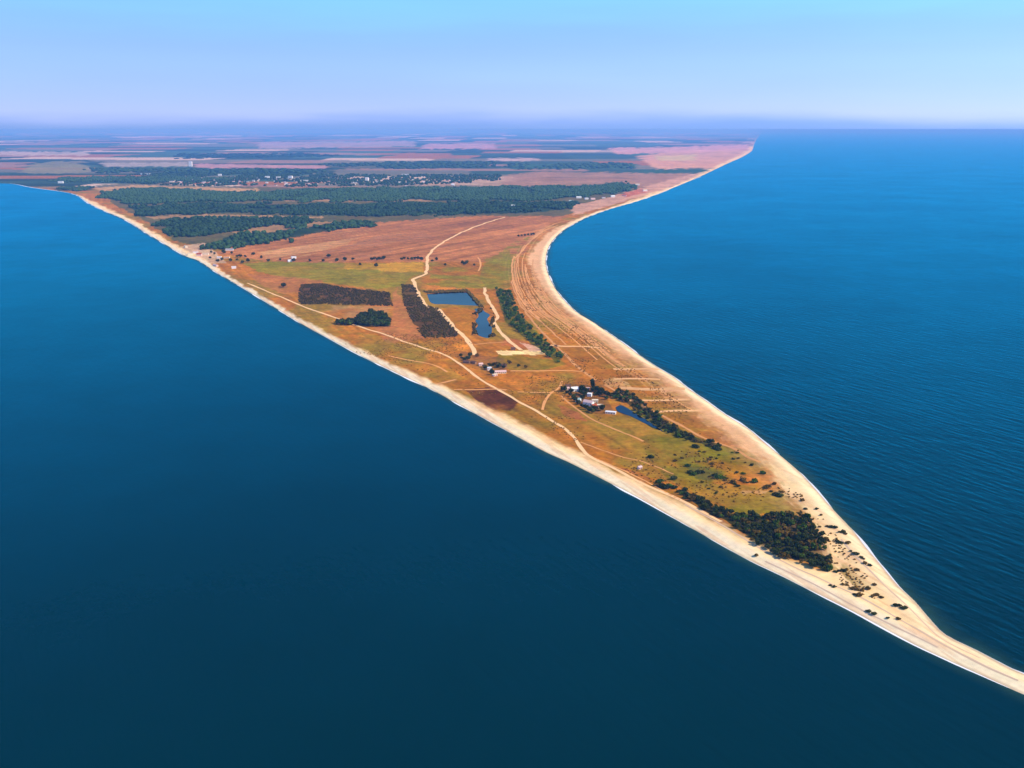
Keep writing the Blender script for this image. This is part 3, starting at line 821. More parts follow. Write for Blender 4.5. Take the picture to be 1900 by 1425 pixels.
def trunk_mesh(name, seed):
    r = np.random.default_rng(seed)
    V = []; F = []
    def tube(pts, r0, r1, m=5):
        base = len(V)
        for q, p in enumerate(pts):
            rr = r0 + (r1 - r0) * q / (len(pts) - 1)
            for k in range(m):
                a = 2 * math.pi * k / m
                V.append((p[0] + rr * math.cos(a), p[1] + rr * math.sin(a), p[2]))
        for q in range(len(pts) - 1):
            for k in range(m):
                F.append((base + q * m + k, base + q * m + (k + 1) % m, base + (q + 1) * m + (k + 1) % m, base + (q + 1) * m + k))
    tube([(0, 0, -0.06), (0.01, 0.0, 0.2), (0.0, 0.02, 0.45), (0.01, 0.0, 0.68)], 0.045, 0.015)
    for k in range(4):
        a = k * 1.57 + r.random()
        tube([(0, 0, 0.2 + 0.06 * k), (0.14 * math.cos(a), 0.14 * math.sin(a), 0.38 + 0.05 * k), (0.28 * math.cos(a), 0.28 * math.sin(a), 0.52 + 0.05 * k)], 0.02, 0.008, 4)
    return mesh_np(name, np.array(V), np.array(F))

LEAF = {
    'dark': leaf_mat('dark_foliage', (0.037, 0.054, 0.010)),
    'green': leaf_mat('green_foliage', (0.060, 0.115, 0.011)),
    'olive': leaf_mat('olive_foliage', (0.12, 0.085, 0.012)),
}
BARK = plain('bark', (0.10, 0.07, 0.05), 0.95, 0.3, 2.0)
CROWNS = {}
for kname in LEAF:
    CROWNS[kname] = []
    for q in range(4):
        m_ = crown_mesh('crown', 100 + q * 7 + len(kname)); m_.materials.append(LEAF[kname]); CROWNS[kname].append(m_)
SHRUBS = {}
for kname in LEAF:
    SHRUBS[kname] = []
    for q in range(4):
        m_ = crown_mesh('crown', 300 + q * 5 + len(kname), 1.25, 0.72, 170, 0.36, 6); m_.materials.append(LEAF[kname]); SHRUBS[kname].append(m_)
POPLAR = crown_mesh('crown', 77, 0.42, 1.15, 170, 0.28, 5); POPLAR.materials.append(LEAF['dark'])
TRUNKS = [trunk_mesh('trunk', k) for k in range(3)]
for t in TRUNKS:
    t.materials.append(BARK)

def hz(x, y):
    return float(height(np.array([x]), np.array([y]))[0])

def tree(name, x, y, size, kname, label, cat, group, shrub=False, crown=None, z=None):
    z = hz(x, y) if z is None else z
    e = empty(name, (x, y, z - (0.12 * size if shrub else 0.0)), random.uniform(0, 6.28), (size * random.uniform(0.85, 1.15), size * random.uniform(0.85, 1.15), size * random.uniform(0.85, 1.15)))
    tag(e, label, cat, group)
    me_c = crown or random.choice((SHRUBS if shrub else CROWNS)[kname])
    link('crown', me_c, parent=e)
    link('trunk', random.choice(TRUNKS), parent=e)
    return e

def scatter(poly, spacing, seed=0, jit=0.85, avoid=None, wob=(0, 0)):
    r = np.random.default_rng(seed)
    P = np.array(poly, float)
    gx, gy = ground(P[:, 0], P[:, 1], 2.0)
    gp = list(zip(gx, gy))
    xs = np.arange(min(gx), max(gx), spacing); ys = np.arange(min(gy), max(gy), spacing)
    X, Y = np.meshgrid(xs, ys)
    X = X + (r.random(X.shape) - 0.5) * spacing * jit * 2; Y = Y + (r.random(Y.shape) - 0.5) * spacing * jit * 2
    X = X.ravel(); Y = Y.ravel()
    wx_ = (fbm(X / 90.0, Y / 200.0, 15, 3) - 0.5) * wob[0] * 2; wy_ = (fbm(X / 90.0, Y / 200.0, 16, 3) - 0.5) * wob[1] * 2
    m = inpoly(X + wx_, Y + wy_, gp)
    if avoid is not None:
        A = np.array(avoid, float); ax_, ay_ = ground(A[:, 0], A[:, 1], 2.0)
        m &= ~inpoly(X, Y, list(zip(ax_, ay_)))
    return X[m], Y[m]

# thicket by the tip
X, Y = scatter(THICK, 6.1, 1, wob=(7, 12))
Z = height(X, Y)
for k in range(len(X)):
    px_, py_ = to_px(X[k], Y[k], 2)
    d = vnoise(np.array([X[k] / 16]), np.array([Y[k] / 16]), 4)[0]
    if d < 0.24 and random.random() < 0.7:
        continue
    kk = 'dark' if d > 0.42 else ('olive' if random.random() < 0.6 else 'green')
    look = {'dark': 'dark', 'olive': 'tawny', 'green': 'green'}[kk]
    where = 'in the thin left end of the thicket beside the left beach' if px_ < 1345 else ('in the middle of the thicket before the tip' if px_ < 1440 else 'in the broad end of the thicket nearest the tip')
    tree('thicket_tree', X[k], Y[k], random.uniform(4.0, 6.8), kk, look + ' tree ' + where, 'tree', look + ' trees ' + where, z=Z[k])
# canal row
X, Y = scatter(CANAL, 7.2, 2, avoid=[(1140, 755), (1150, 750), (1162, 755), (1232, 799), (1232, 803), (1214, 798), (1174, 775), (1158, 770), (1144, 765)])
Z = height(X, Y)
for k in range(len(X)):
    px_, py_ = to_px(X[k], Y[k], 2)
    where = 'behind the farm pond' if px_ < 1205 else ('in the middle of the long row below the farm' if px_ < 1275 else 'at the lower end of the long row below the farm')
    kk = 'dark' if random.random() < 0.6 else random.choice(['green', 'olive'])
    look = {'dark': 'dark', 'olive': 'tawny', 'green': 'green'}[kk]
    tree('row_tree', X[k], Y[k], random.uniform(3.6, 6.4), kk, look + ' tree ' + where, 'tree', look + ' trees ' + where, z=Z[k])
# green strip
X, Y = scatter(STRIP, 10.5, 3, wob=(5, 14))
Z = height(X, Y)
for k in range(len(X)):
    px_, py_ = to_px(X[k], Y[k], 2)
    if vnoise(np.array([X[k] / 22]), np.array([Y[k] / 50]), 14)[0] < 0.12:
        continue
    where = 'at the upper end of the belt right of the ponds' if py_ < 580 else ('in the middle of the belt right of the ponds' if py_ < 630 else 'at the lower end of the belt right of the ponds')
    kk = 'green' if random.random() < 0.86 else 'dark'
    tree('belt_tree', X[k], Y[k], random.uniform(4.5, 8.0), kk, ('leafy green' if kk == 'green' else 'dark') + ' tree ' + where, 'tree', kk + ' trees ' + where, z=Z[k])
# rounded grove
for q in (GROVE, GROVE_T):
    X, Y = scatter(q, 8.5, 4)
    Z = height(X, Y)
    for k in range(len(X)):
        tree('grove_tree', X[k], Y[k], random.uniform(7.5, 12.0), 'dark' if random.random() < 0.8 else 'green', 'dark tree in the rounded grove beside the shore track' if q is GROVE else 'dark tree in the thin row left of the rounded grove', 'tree', 'trees of the rounded grove' if q is GROVE else 'trees of the row left of the grove', z=Z[k])
# hedge line across the neck of the meadow
HED = [(498, 486), (520, 484), (545, 486), (575, 486), (600, 486), (625, 486), (655, 483), (668, 493), (695, 482), (700, 484), (704, 482), (712, 482), (698, 496), (750, 482), (757, 482), (764, 483), (770, 482), (776, 483),
       (782, 484), (802, 486), (810, 484), (858, 490), (862, 492), (866, 490), (826, 494), (880, 494), (440, 478), (455, 478), (470, 474), (485, 480), (430, 472), (525, 532), (527, 534), (745, 483), (690, 484), (640, 485), (610, 478), (460, 486)]
for px_, py_ in HED:
    x, y = ground(px_, py_, 2)
    tree('hedgerow_tree', float(x), float(y), random.uniform(7, 12), 'dark', 'dark tree in the broken hedgerow across the yellow meadow', 'tree', 'trees of the hedgerow')
for px_, py_ in [(962, 440), (968, 439), (974, 439), (980, 438), (986, 437), (990, 436)]:
    x, y = ground(px_, py_, 2)
    tree('beach_tree', float(x), float(y), random.uniform(8, 11), 'dark', 'dark tree in the short row at the bend of the right beach', 'tree', 'trees at the bend of the beach')
# farm trees
FT = [(1046, 727), (1052, 731), (1058, 736), (1064, 741), (1068, 746), (1073, 751), (1080, 757), (1087, 761), (1093, 765), (1099, 767), (1081, 727), (1078, 733), (1084, 735), (1088, 728), (1100, 728), (1108, 727), (1116, 728),
      (1080, 741), (1105, 734), (1112, 734), (1120, 733), (1126, 737), (1104, 763), (1117, 763), (1060, 730), (1125, 742), (1076, 726)]
for px_, py_ in FT:
    x, y = ground(px_, py_, 2)
    tree('farm_tree', float(x), float(y), random.uniform(6.0, 9.5), 'dark', 'dark tree among the white houses of the larger farm', 'tree', 'trees of the larger farm')
x, y = ground(1099.5, 726, 2)
tree('poplar_tree', float(x), float(y), 15.0, 'dark', 'tall slim poplar rising above the larger farm', 'tree', None, crown=POPLAR)
FT2 = [(855, 663), (857, 667), (868, 668), (862, 670), (898, 683), (901, 686), (912, 691), (916, 679), (922, 680), (930, 681), (936, 681), (934, 684), (926, 683), (908, 680), (913, 696), (945, 676), (962, 682), (975, 684), (872, 662), (885, 663)]
for px_, py_ in FT2:
    x, y = ground(px_, py_, 2)
    tree('farm_tree', float(x), float(y), random.uniform(5, 8), 'dark' if random.random() < 0.6 else 'olive', 'tree among the sheds of the smaller farm below the ponds', 'tree', 'trees of the smaller farm')
# shrubs on the open sand
SH = [(500, 150, 0), (570, 150, 0), (480, 95, 1), (520, 200, 0), (545, 240, 0), (530, 215, 0), (600, 190, 1), (640, 260, 1), (665, 265, 0), (690, 270, 0), (720, 300, 0), (755, 310, 1), (740, 300, 0), (700, 355, 0), (715, 362, 0), (730, 368, 0),
      (770, 370, 1), (790, 420, 0), (805, 432, 0), (825, 442, 0), (855, 460, 0), (870, 470, 1), (880, 500, 1), (910, 512, 0), (690, 552, 0), (715, 548, 0), (740, 545, 0), (765, 535, 1), (660, 640, 0), (682, 650, 0),
      (740, 630, 1), (765, 632, 1), (800, 662, 1), (830, 668, 1), (860, 672, 1), (815, 698, 0), (838, 708, 1), (900, 660, 1), (940, 635, 1), (930, 710, 1), (955, 700, 1), (985, 715, 1), (895, 800, 0), (908, 804, 0), (940, 820, 0), (1027, 850, 0),
      (1080, 770, 0), (1100, 772, 0), (1112, 785, 0), (1135, 790, 0), (1092, 857, 1), (185, 447, 1), (155, 345, 1), (560, 300, 1), (590, 262, 1), (830, 540, 1), (540, 290, 0), (570, 290, 0), (640, 500, 0), (660, 530, 0), (640, 545, 0)]
for cx_, cy_, o_ in SH:
    x, y = ground(1350 + cx_ / 3.4545, 900 + cy_ / 3.4545 + 1.5, 2)
    tree('sand_shrub', float(x), float(y), random.uniform(2.2, 4.2), 'olive' if o_ else 'dark',
         'low tawny shrub on the pale sand of the tip' if o_ else 'low dark shrub standing alone on the pale sand of the tip', 'shrub', 'tawny shrubs on the sand' if o_ else 'dark shrubs on the sand', shrub=True)
for cx_, cy_, kk in [(680, 390, 'dark'), (705, 400, 'dark'), (730, 392, 'green'), (770, 402, 'dark'), (800, 425, 'dark'), (825, 442, 'green'), (842, 470, 'dark'), (600, 190, 'dark'), (880, 300, 'dark'), (905, 312, 'green'),
                     (930, 300, 'dark'), (960, 298, 'dark'), (1050, 315, 'dark'), (1080, 330, 'green'), (1110, 335, 'green'), (905, 115, 'dark'), (920, 120, 'dark'), (1060, 125, 'dark'), (1075, 130, 'dark'), (1480, 450, 'dark'), (1505, 458, 'dark'),
                     (1390, 300, 'green'), (1330, 360, 'green'), (860, 250, 'green'), (760, 340, 'dark'), (660, 360, 'green'), (640, 380, 'olive'), (1180, 370, 'olive'), (1250, 350, 'olive'), (1420, 400, 'olive'), (1010, 210, 'olive'), (1030, 240, 'olive')]:
    x, y = ground(1050 + cx_ / 3.8, 800 + cy_ / 3.8, 2)
    look = {'dark': 'dark', 'olive': 'tawny', 'green': 'green'}[kk]
    tree('meadow_bush', float(x), float(y), random.uniform(4.5, 7.0), kk, 'broad ' + look + ' bush on the meadow between farm and thicket', 'bush', look + ' bushes of the meadow', shrub=True)
for px_, py_ in [(392, 470), (398, 473), (415, 471), (440, 484), (450, 489), (412, 483), (378, 464), (372, 460), (390, 480), (404, 486), (428, 486), (446, 478)]:
    x, y = ground(px_, py_, 2)
    tree('village_tree', float(x), float(y), random.uniform(8, 12), 'dark', 'dark tree between the houses of the left shore settlement', 'tree', 'trees of the left shore settlement')
# shrubs in the meadow before the thicket
r_ = np.random.default_rng(9)
X, Y = scatter([(1240, 835), (1300, 822), (1385, 842), (1425, 872), (1440, 900), (1475, 935), (1480, 952), (1400, 952), (1300, 925), (1258, 893)], 17, 6)
for k in range(len(X)):
    if vnoise(np.array([X[k] / 30]), np.array([Y[k] / 30]), 61)[0] > 0.5:
        tree('meadow_shrub', X[k], Y[k], random.uniform(2.2, 4.2), random.choice(['olive', 'olive', 'green', 'dark']), 'low shrub scattered over the green meadow before the thicket', 'shrub', 'shrubs of the meadow', shrub=True)

# masses of trees that nobody could count: orchards, woods
ico = None
def ico_unit():
    t = (1 + 5 ** 0.5) / 2
    v = np.array([(-1, t, 0), (1, t, 0), (-1, -t, 0), (1, -t, 0), (0, -1, t), (0, 1, t), (0, -1, -t), (0, 1, -t), (t, 0, -1), (t, 0, 1), (-t, 0, -1), (-t, 0, 1)], float)
    v /= np.linalg.norm(v[0])
    f = np.array([(0, 11, 5), (0, 5, 1), (0, 1, 7), (0, 7, 10), (0, 10, 11), (1, 5, 9), (5, 11, 4), (11, 10, 2), (10, 7, 6), (7, 1, 8), (3, 9, 4), (3, 4, 2), (3, 2, 6), (3, 6, 8), (3, 8, 9), (4, 9, 5), (2, 4, 11), (6, 2, 10), (8, 6, 7), (9, 8, 1)])
    return v, f

def mass(name, X, Y, w, h, mat, seed, zbase=None):
    r = np.random.default_rng(seed)
    v, f = ico_unit()
    n = len(X)
    s = (0.6 + 0.8 * r.random(n))
    jit = 0.68 + 0.64 * r.random((n, 12, 1))
    V = v[None] * jit * np.stack([w * s, w * s, h * s], 1)[:, None, :]
    Z = height(X, Y) if zbase is None else np.full(n, zbase)
    V = V + np.stack([X, Y, Z + h * s * 0.75], 1)[:, None, :]
    F = f[None] + (np.arange(n) * 12)[:, None, None]
    return mesh_np(name, V.reshape(-1, 3), F.reshape(-1, 3))

M_WOOD = leaf_mat('woodland_foliage', (0.024, 0.060, 0.020), 0.8, 0.02)
M_ORCH = leaf_mat('orchard_foliage', (0.075, 0.060, 0.008), 0.6)
for k, q in enumerate(F_POLYS):
    X, Y = scatter(q, 16.0 if k != 5 else 26.0, 20 + k, wob=(85, 250))
    qx, qy = to_px(X, Y, 2.0)
    keep = (fbm(X / 120.0, Y / 300.0, 71, 3) > 0.31) & inpoly(qx - 9, qy, INTERIOR) & (shore_d(X, Y) > 60)
    X, Y = X[keep], Y[keep]
    o = link('woodland', mass('woodland', X, Y, 7.5, 6.5, M_WOOD, 40 + k), M_WOOD)
    tag(kind(o, 'stuff'), ['broad dark green wood farthest up the spit', 'dark wood belt in the middle of the wooded land', 'dark wood block near the left shore', 'slanting dark wood belt above the pink ploughed field', 'thin wood at the far left shore', 'thin wood belt beside the far town'][k], 'woodland')
for k, (q, lab) in enumerate(((O1, 'dark rectangular orchard block near the left shore track'), (O2, 'dark orchard block left of the ponds'))):
    X, Y = scatter(q, 5.2, 50 + k, 0.6, wob=(2.5, 8))
    keep = fbm(X / 22.0, Y / 50.0, 81, 3) > 0.33
    X, Y = X[keep], Y[keep]
    o = link('orchard', mass('orchard', X, Y, 1.9, 1.25, M_ORCH, 60 + k), M_ORCH)
    tag(kind(o, 'stuff'), lab, 'orchard')
# rough scrub on the dry grass
SCR = [[(600, 635), (700, 615), (860, 630), (1000, 690), (1110, 712), (1140, 800), (1260, 830), (1420, 872), (1500, 965), (1400, 960), (1290, 925), (1150, 870), (1070, 820), (900, 740), (760, 680)],
       [(960, 500), (985, 500), (1030, 570), (1160, 672), (1250, 735), (1330, 800), (1400, 858), (1300, 815), (1150, 735), (1050, 670), (970, 580)]]
M_SCRUB = leaf_mat('scrub_foliage', (0.16, 0.095, 0.012), 0.6)
for k, q in enumerate(SCR):
    X, Y = scatter(q, 4.2, 130 + k)
    dn = fbm(X / 40.0, Y / 70.0, 131, 4)
    keep = (RNG.random(len(X)) < np.clip((dn - 0.46) * 3.0, 0.01, 0.5))
    o = link('scrub', mass('scrub', X[keep], Y[keep], 1.1, 0.55, M_SCRUB, 140 + k), M_SCRUB)
    tag(kind(o, 'stuff'), ('low tawny scrub over the dry grass of the spit', 'low tawny scrub on the ridges behind the right beach')[k], 'scrub')
X, Y = scatter([(1440, 900), (1490, 905), (1540, 965), (1620, 1060), (1700, 1150), (1640, 1130), (1560, 1080), (1548, 1040), (1510, 970)], 3.0, 150)
dn = fbm(X / 13.0, Y / 22.0, 151, 4)
keep = (RNG.random(len(X)) < np.clip((dn - 0.50) * 4.5, 0.01, 0.7)) & (shore_d(X, Y) > 22)
o = link('dune_grass', mass('dune_grass', X[keep], Y[keep], 1.0, 0.5, M_SCRUB, 152), M_SCRUB)
tag(kind(o, 'stuff'), 'tufts of tawny dune grass on the pale sand of the tip', 'dune grass')
# reeds round ponds
X, Y = scatter([(877, 575), (915, 572), (920, 630), (876, 628)], 3.6, 70, avoid=[(884, 583), (893, 578), (905, 580), (911, 592), (908, 604), (912, 618), (905, 626), (888, 623), (882, 610), (886, 598)])
keep = vnoise(X / 12.0, Y / 30.0, 82) > 0.5
o = link('reeds', mass('reeds', X[keep], Y[keep], 1.7, 1.5, M_ORCH, 66), M_ORCH)
tag(kind(o, 'stuff'), 'dark reeds around the small irregular pond', 'reeds')
X, Y = scatter([(786, 541), (868, 538), (892, 564), (898, 572), (890, 571), (866, 542), (792, 545)], 3.2, 71)
o = link('reeds', mass('reeds', X, Y, 1.8, 1.6, M_ORCH, 67), M_ORCH)
tag(kind(o, 'stuff'), 'dark reeds along the edge of the rectangular pond', 'reeds')

# ------------------------------------------------------------------ buildings
def box_np(x0, x1, y0, y1, z0, z1):
    V = [(x0, y0, z0), (x1, y0, z0), (x1, y1, z0), (x0, y1, z0), (x0, y0, z1), (x1, y0, z1), (x1, y1, z1), (x0, y1, z1)]
    F = [(0, 3, 2, 1), (4, 5, 6, 7), (0, 1, 5, 4), (1, 2, 6, 5), (2, 3, 7, 6), (3, 0, 4, 7)]
    return V, F

def py_mesh(name, V, F, mat):
    me = bpy.data.meshes.new(name); me.from_pydata([tuple(v) for v in V], [], [tuple(f) for f in F]); me.materials.append(mat)
    return me

WALL = {'white': plain('white_wall', (0.80, 0.78, 0.74), 0.9, 0.06, 0.4), 'pink': plain('pink_wall', (0.74, 0.50, 0.42), 0.9, 0.08, 0.4),
        'cream': plain('cream_wall', (0.80, 0.66, 0.46), 0.9, 0.08, 0.4), 'brown': plain('brown_wall', (0.30, 0.17, 0.10), 0.9, 0.1, 0.4)}
ROOF = {'white': plain('pale_roof', (0.78, 0.77, 0.75), 0.8, 0.08, 0.5), 'red': plain('red_roof', (0.42, 0.09, 0.04), 0.85, 0.15, 0.5), 'brown': plain('brown_roof', (0.14, 0.07, 0.045), 0.85, 0.15, 0.5),
        'pink': plain('pink_roof', (0.70, 0.46, 0.40), 0.85, 0.1, 0.5), 'orange': plain('orange_roof', (0.60, 0.24, 0.09), 0.85, 0.12, 0.5), 'green': plain('green_roof', (0.45, 0.55, 0.46), 0.85, 0.1, 0.5),
        'cream': plain('cream_roof', (0.78, 0.62, 0.42), 0.85, 0.1, 0.5), 'grey': plain('grey_roof', (0.36, 0.34, 0.36), 0.85, 0.1, 0.5)}
GLASS = plain('window_glass', (0.03, 0.04, 0.05), 0.15, 0.1, 0.5, 0.5)
DOOR = plain('door_paint', (0.16, 0.10, 0.06), 0.7, 0.1, 1.0)

_HC = {}
def house_meshes(w, d, h, roof, wall, rcol, detail):
    key = (w, d, h, roof, wall, rcol, detail)
    if key in _HC:
        return _HC[key]
    parts = []
    ins = 0.0
    V, F = box_np(-w / 2, w / 2, -d / 2, d / 2, -0.6, h)
    if roof == 'gable':
        rh = d * 0.32
        V += [(-w / 2, 0, h + rh), (w / 2, 0, h + rh)]
        F = [f for f in F if f != (4, 5, 6, 7)] + [(4, 7, 8), (5, 9, 6), (4, 8, 9, 5), (7, 6, 9, 8)]
        parts.append(('wall', py_mesh('wall', V, F, WALL[wall])))
        e = 0.5; t = 0.22
        RV = []; RF = []
        for sgn in (-1, 1):
            b = len(RV)
            y0 = sgn * (d / 2 + e); z0 = h - e * 0.64 + 0.03
            RV += [(-w / 2 - e, y0, z0), (w / 2 + e, y0, z0), (w / 2 + e, 0, h + rh + 0.03), (-w / 2 - e, 0, h + rh + 0.03),
                   (-w / 2 - e, y0, z0 + t), (w / 2 + e, y0, z0 + t), (w / 2 + e, 0, h + rh + 0.03 + t), (-w / 2 - e, 0, h + rh + 0.03 + t)]
            RF += [(b, b + 1, b + 2, b + 3), (b + 4, b + 5, b + 6, b + 7), (b, b + 1, b + 5, b + 4), (b + 1, b + 2, b + 6, b + 5), (b + 3, b, b + 4, b + 7)]
        parts.append(('roof', py_mesh('roof', RV, RF, ROOF[rcol])))
        if detail:
            V, F = box_np(w * 0.2 - 0.35, w * 0.2 + 0.35, 0.3, 1.0, h + rh * 0.5, h + rh + 1.0)
            parts.append(('chimney', py_mesh('chimney', V, F, WALL['brown'])))
    else:
        parts.append(('wall', py_mesh('wall', V, F, WALL[wall])))
        V, F = box_np(-w / 2 - 0.35, w / 2 + 0.35, -d / 2 - 0.35, d / 2 + 0.35, h + 0.005, h + 0.4)
        parts.append(('roof', py_mesh('roof', V, F, ROOF[rcol])))
    if detail:
        nwin = max(2, int(w / 3.2))
        V, F = box_np(-0.6, 0.6, -0.03, 0.06, -0.65, 0.65)
        wm = py_mesh('window', V, F, GLASS)
        for k in range(nwin):
            xx = -w / 2 + (k + 0.5) * w / nwin
            if k == nwin // 2:
                V, F = box_np(-0.5, 0.5, -0.04, 0.06, -1.05, 1.05)
                parts.append(('door', py_mesh('door', V, F, DOOR), (xx, -d / 2 - 0.04, 1.05)))
            else:
                parts.append(('window', wm, (xx, -d / 2 - 0.04, h * 0.55)))
            parts.append(('window', wm, (xx, d / 2 + 0.02, h * 0.55)))
    _HC[key] = parts
    return parts

def house(name, px_, py_, w, d, h, rz, roof, wall, rcol, label, cat, group=None, detail=True):
    x, y = ground(px_, py_, 2.0); x = float(x); y = float(y)
    e = empty(name, (x, y, hz(x, y)), math.radians(rz))
    tag(e, label, cat, group)
    rf_ = None
    for p in house_meshes(w, d, h, roof, wall, rcol, detail):
        q_ = link(p[0], p[1], parent=rf_ if p[0] == 'chimney' else e, loc=p[2] if len(p) > 2 else (0, 0, 0))
        if p[0] == 'roof':
            rf_ = q_
    return e

# larger farm (beside the channel)
house('farm_house', 1066, 726, 11, 8, 4.2, 15, 'gable', 'white', 'white', 'white house at the upper left corner of the larger farm', 'house')
house('farm_shed', 1050, 724, 10, 5, 3.0, 15, 'gable', 'pink', 'pink', 'low pinkish shed at the left end of the larger farm', 'shed')
house('farm_shed', 1054, 719, 7, 5, 3.0, 10, 'gable', 'brown', 'brown', 'dark roofed shed behind the white corner house of the farm', 'shed')
house('farm_shed', 1088, 724, 10, 5, 3.2, 0, 'flat', 'pink', 'pink', 'pale pink flat shed at the back of the larger farm', 'shed')
house('farm_house', 1094, 736, 6.5, 6, 4.6, -20, 'flat', 'white', 'white', 'small white cube house under the slim poplar', 'house')
house('farm_house', 1073, 746, 7, 6, 4.2, -30, 'gable', 'white', 'green', 'small house with pale greenish roof among dark farm trees', 'house')
house('farm_house', 1092, 752, 15, 8, 5.0, -35, 'gable', 'white', 'pink', 'largest pinkish white house in the middle of the farm', 'house')
house('farm_house', 1104, 747, 9, 6, 3.6, 0, 'flat', 'cream', 'cream', 'cream flat roofed wing behind the largest farm house', 'house')
house('farm_house', 1102, 758, 7, 7, 4.2, 30, 'gable', 'brown', 'red', 'house with red brown roof in the middle of the larger farm', 'house')
house('farm_house', 1113, 756, 8.5, 6, 3.6, -10, 'flat', 'cream', 'cream', 'cream flat house right of the red brown roof', 'house')
house('farm_shed', 1133, 768, 15, 6, 2.8, -18, 'flat', 'cream', 'white', 'long pale low shed beside the channel water', 'shed')
# smaller farm (below the ponds)
house('farm_house', 892, 679, 7, 5, 3.4, 20, 'gable', 'pink', 'pink', 'small pink house at the middle of the smaller farm', 'house')
house('farm_house', 908, 687, 7, 6, 4.4, 10, 'flat', 'white', 'white', 'bright white cube house of the smaller farm', 'house')
house('farm_shed', 928, 693, 20, 6, 3.0, 10, 'gable', 'cream', 'pink', 'long pale pinkish shed at the front of the smaller farm', 'shed')
house('farm_shed', 918, 698, 8, 5, 2.8, 40, 'flat', 'pink', 'cream', 'small pale annex at the left end of the long shed', 'shed')
house('farm_shed', 866, 674, 12, 6, 3.0, -25, 'gable', 'brown', 'brown', 'dark brown roofed shed at the left of the smaller farm', 'shed')
house('farm_shed', 879, 675, 9, 5, 3.0, -35, 'gable', 'brown', 'brown', 'second dark brown shed, between the pink house and the track', 'shed')
house('farm_shed', 933, 681, 13, 6, 3.2, 0, 'gable', 'brown', 'brown', 'dark red brown shed behind the long pale shed', 'shed')
house('track_hut', 952, 650, 8, 6, 3.4, 0, 'gable', 'brown', 'brown', 'dark hut on the pale bare strip at the track end', 'hut')
house('meadow_hut', 1187, 869, 4.5, 4, 2.6, 25, 'gable', 'pink', 'pink', 'tiny lone pink hut on the dry grass near the shore track', 'hut')
# settlement on the left shore
for px_, py_, w, d, h, rz, rf, wa, rc, lab in (
    (345, 459, 18, 9, 5, -60, 'gable', 'cream', 'cream', 'cream long house at the top of the left shore settlement'),
    (354, 473, 20, 12, 6, 20, 'flat', 'cream', 'cream', 'wide cream block closest to the left shore'),
    (363, 470, 16, 10, 7, 10, 'flat', 'white', 'pink', 'pale block left of the red roof by the left shore'),
    (370, 475, 16, 12, 7, 0, 'gable', 'pink', 'red', 'house with red roof by the left shore'),
    (382, 473, 18, 10, 6, 5, 'flat', 'cream', 'cream', 'cream block right of the red roof by the left shore'),
    (400, 494, 22, 7, 4, -45, 'gable', 'pink', 'pink', 'long pinkish shed on the left shore below the settlement'),
    (407, 479, 14, 9, 5, 0, 'flat', 'white', 'white', 'white house right of the left shore settlement'),
    (421, 479, 18, 9, 4, 0, 'gable', 'cream', 'orange', 'house with orange roof at the edge of the left shore wood'),
    (434, 498, 13, 9, 6, 15, 'flat', 'white', 'white', 'lone white house on the dry slope above the left shore'),
    (426, 465, 26, 8, 4, 5, 'gable', 'white', 'grey', 'long grey roofed shed against the wood edge'),
    (545, 480, 15, 10, 6, 25, 'flat', 'white', 'white', 'white house at the left end of the yellow meadow'),
    (538, 486, 12, 8, 4, 25, 'gable', 'white', 'white', 'small white shed in front of the meadow house')):
    house('shore_house', px_, py_, w, d, h, rz, rf, wa, rc, lab, 'house', None, False)
# holiday houses on the far right coast
for px_, py_, w, rc, lab in (
    (1074, 368, 30, 'white', 'pale house at the wood edge on the far right coast'), (1088, 370, 22, 'grey', 'grey roofed house on the far right coast'),
    (1100, 371, 26, 'pink', 'pink roofed house on the far right coast'), (1120, 368, 20, 'brown', 'brown roofed house on the far right coast'),
    (1137, 366, 24, 'white', 'white house nearest the far right beach'), (1158, 364, 26, 'red', 'red roofed house on the far right coast'),
    (1183, 344, 30, 'cream', 'cream house on the rise beyond the end of the wood'), (1197, 355, 28, 'cream', 'cream house by the beach beyond the wood'),
    (1060, 375, 26, 'green', 'pale green roofed house in the wood near the right coast'), (950, 384, 30, 'white', 'white house in a clearing of the wood belt')):
    house('coast_house', px_, py_, w, 12, 7, random.uniform(-20, 20), 'gable', 'pink' if rc in ('pink', 'red') else 'white', rc, lab, 'house', None, False)
# far town
house('grain_elevator', 354, 309, 34, 26, 55, 0, 'flat', 'white', 'white', 'tall white tower block standing above the far fields', 'tower', None, False)
for px_, py_, w, h, lab in (
    (496, 332, 36, 22, 'white block, leftmost of the bright three in the far town'), (517, 332, 36, 18, 'white block, second of the bright three in the far town'), (539, 331, 34, 20, 'white block, third of the bright three in the far town'),
    (681, 337, 24, 32, 'tall white block alone at the right of the far town'), (752, 326, 60, 14, 'long white hall at the right end of the far town'), (408, 326, 30, 14, 'white hall at the upper edge of the far town'),
    (565, 337, 60, 12, 'long pale hall below the bright white blocks'), (113, 340, 36, 14, 'white hall in the wood at the far left shore'), (270, 324, 90, 10, 'long pale shed in the fields left of the far town')):
    house('town_block', px_, py_, w, 22, h, random.uniform(-8, 8), 'flat', 'white', 'white', lab, 'building', None, False)
r_ = np.random.default_rng(31)
n_ = 0
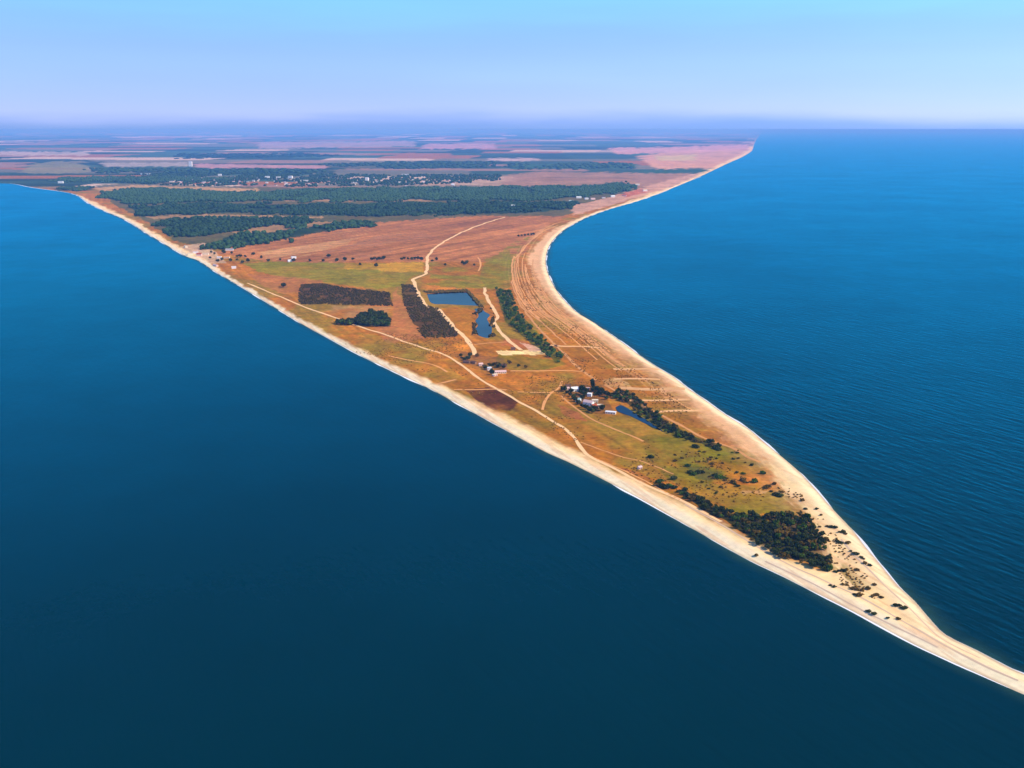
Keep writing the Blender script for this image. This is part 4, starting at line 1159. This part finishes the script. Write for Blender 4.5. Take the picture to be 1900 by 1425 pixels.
while n_ < 120:
    px_ = r_.uniform(300, 640) if r_.random() < 0.72 else r_.uniform(640, 860)
    py_ = r_.normal(337, 4.5)
    if py_ < 327 or py_ > 347:
        continue
    house('town_house', px_, py_, float(r_.choice([14, 18, 24])), 10, 6, float(r_.choice([-10, 0, 12])), 'gable', str(r_.choice(['white', 'cream', 'pink'])), str(r_.choice(['grey', 'grey', 'pink', 'brown', 'white', 'brown'])),
          'small house among the trees of the far town', 'house', 'houses of the far town', False)
    n_ += 1
# trees between the far houses
X, Y = scatter([(240, 324), (480, 321), (700, 325), (930, 325), (930, 338), (700, 346), (480, 348), (300, 344), (200, 338)], 34.0, 90)
keep = fbm(X / 130.0, Y / 420.0, 91, 3) > 0.42
o = link('town_trees', mass('town_trees', X[keep], Y[keep], 9.0, 7.0, M_WOOD, 92), M_WOOD)
tag(kind(o, 'stuff'), 'dark trees massed between the houses of the far town', 'trees')
for q, sp, lab in (([(180, 313), (420, 314), (640, 316), (640, 321), (420, 322), (180, 320)], 60.0, 'blue green woods just beyond the far town'),
                   ([(600, 305), (760, 301), (920, 300), (920, 311), (760, 313), (620, 314)], 75.0, 'blue green woods on the far plain at centre'),
                   ([(940, 305), (1170, 303), (1180, 312), (950, 316)], 75.0, 'blue green woods on the far plain near the right coast'),
                   ([(330, 286), (560, 285), (640, 290), (340, 295)], 120.0, 'faint woods farthest out on the plain')):
    X, Y = scatter(q, sp, 95, wob=(150, 500))
    keep = fbm(X / 400.0, Y / 1500.0, 96, 3) > 0.36
    o = link('woodland', mass('woodland', X[keep], Y[keep], sp * 0.36, 8.0, M_WOOD, 97), M_WOOD)
    tag(kind(o, 'stuff'), lab, 'woodland')

# ------------------------------------------------------------------ haze: the air itself
V, F = box_np(-901000, 901000, -6500, 901000, -3.0, 406.0)
me = bpy.data.meshes.new('haze'); me.from_pydata(V, [], F)
m, n, l = new_mat('haze_air')
o_ = n.new('ShaderNodeOutputMaterial'); pv = n.new('ShaderNodeVolumePrincipled')
pv.inputs['Color'].default_value = (0.17, 0.46, 1.0, 1)
pv.inputs['Density'].default_value = 3.9e-5
pv.inputs['Absorption Color'].default_value = (0.36, 0.15, 1, 1)
pv.inputs['Anisotropy'].default_value = 0.0
l.new(pv.outputs[0], o_.inputs['Volume'])
kind(link('haze', me, m), 'stuff')
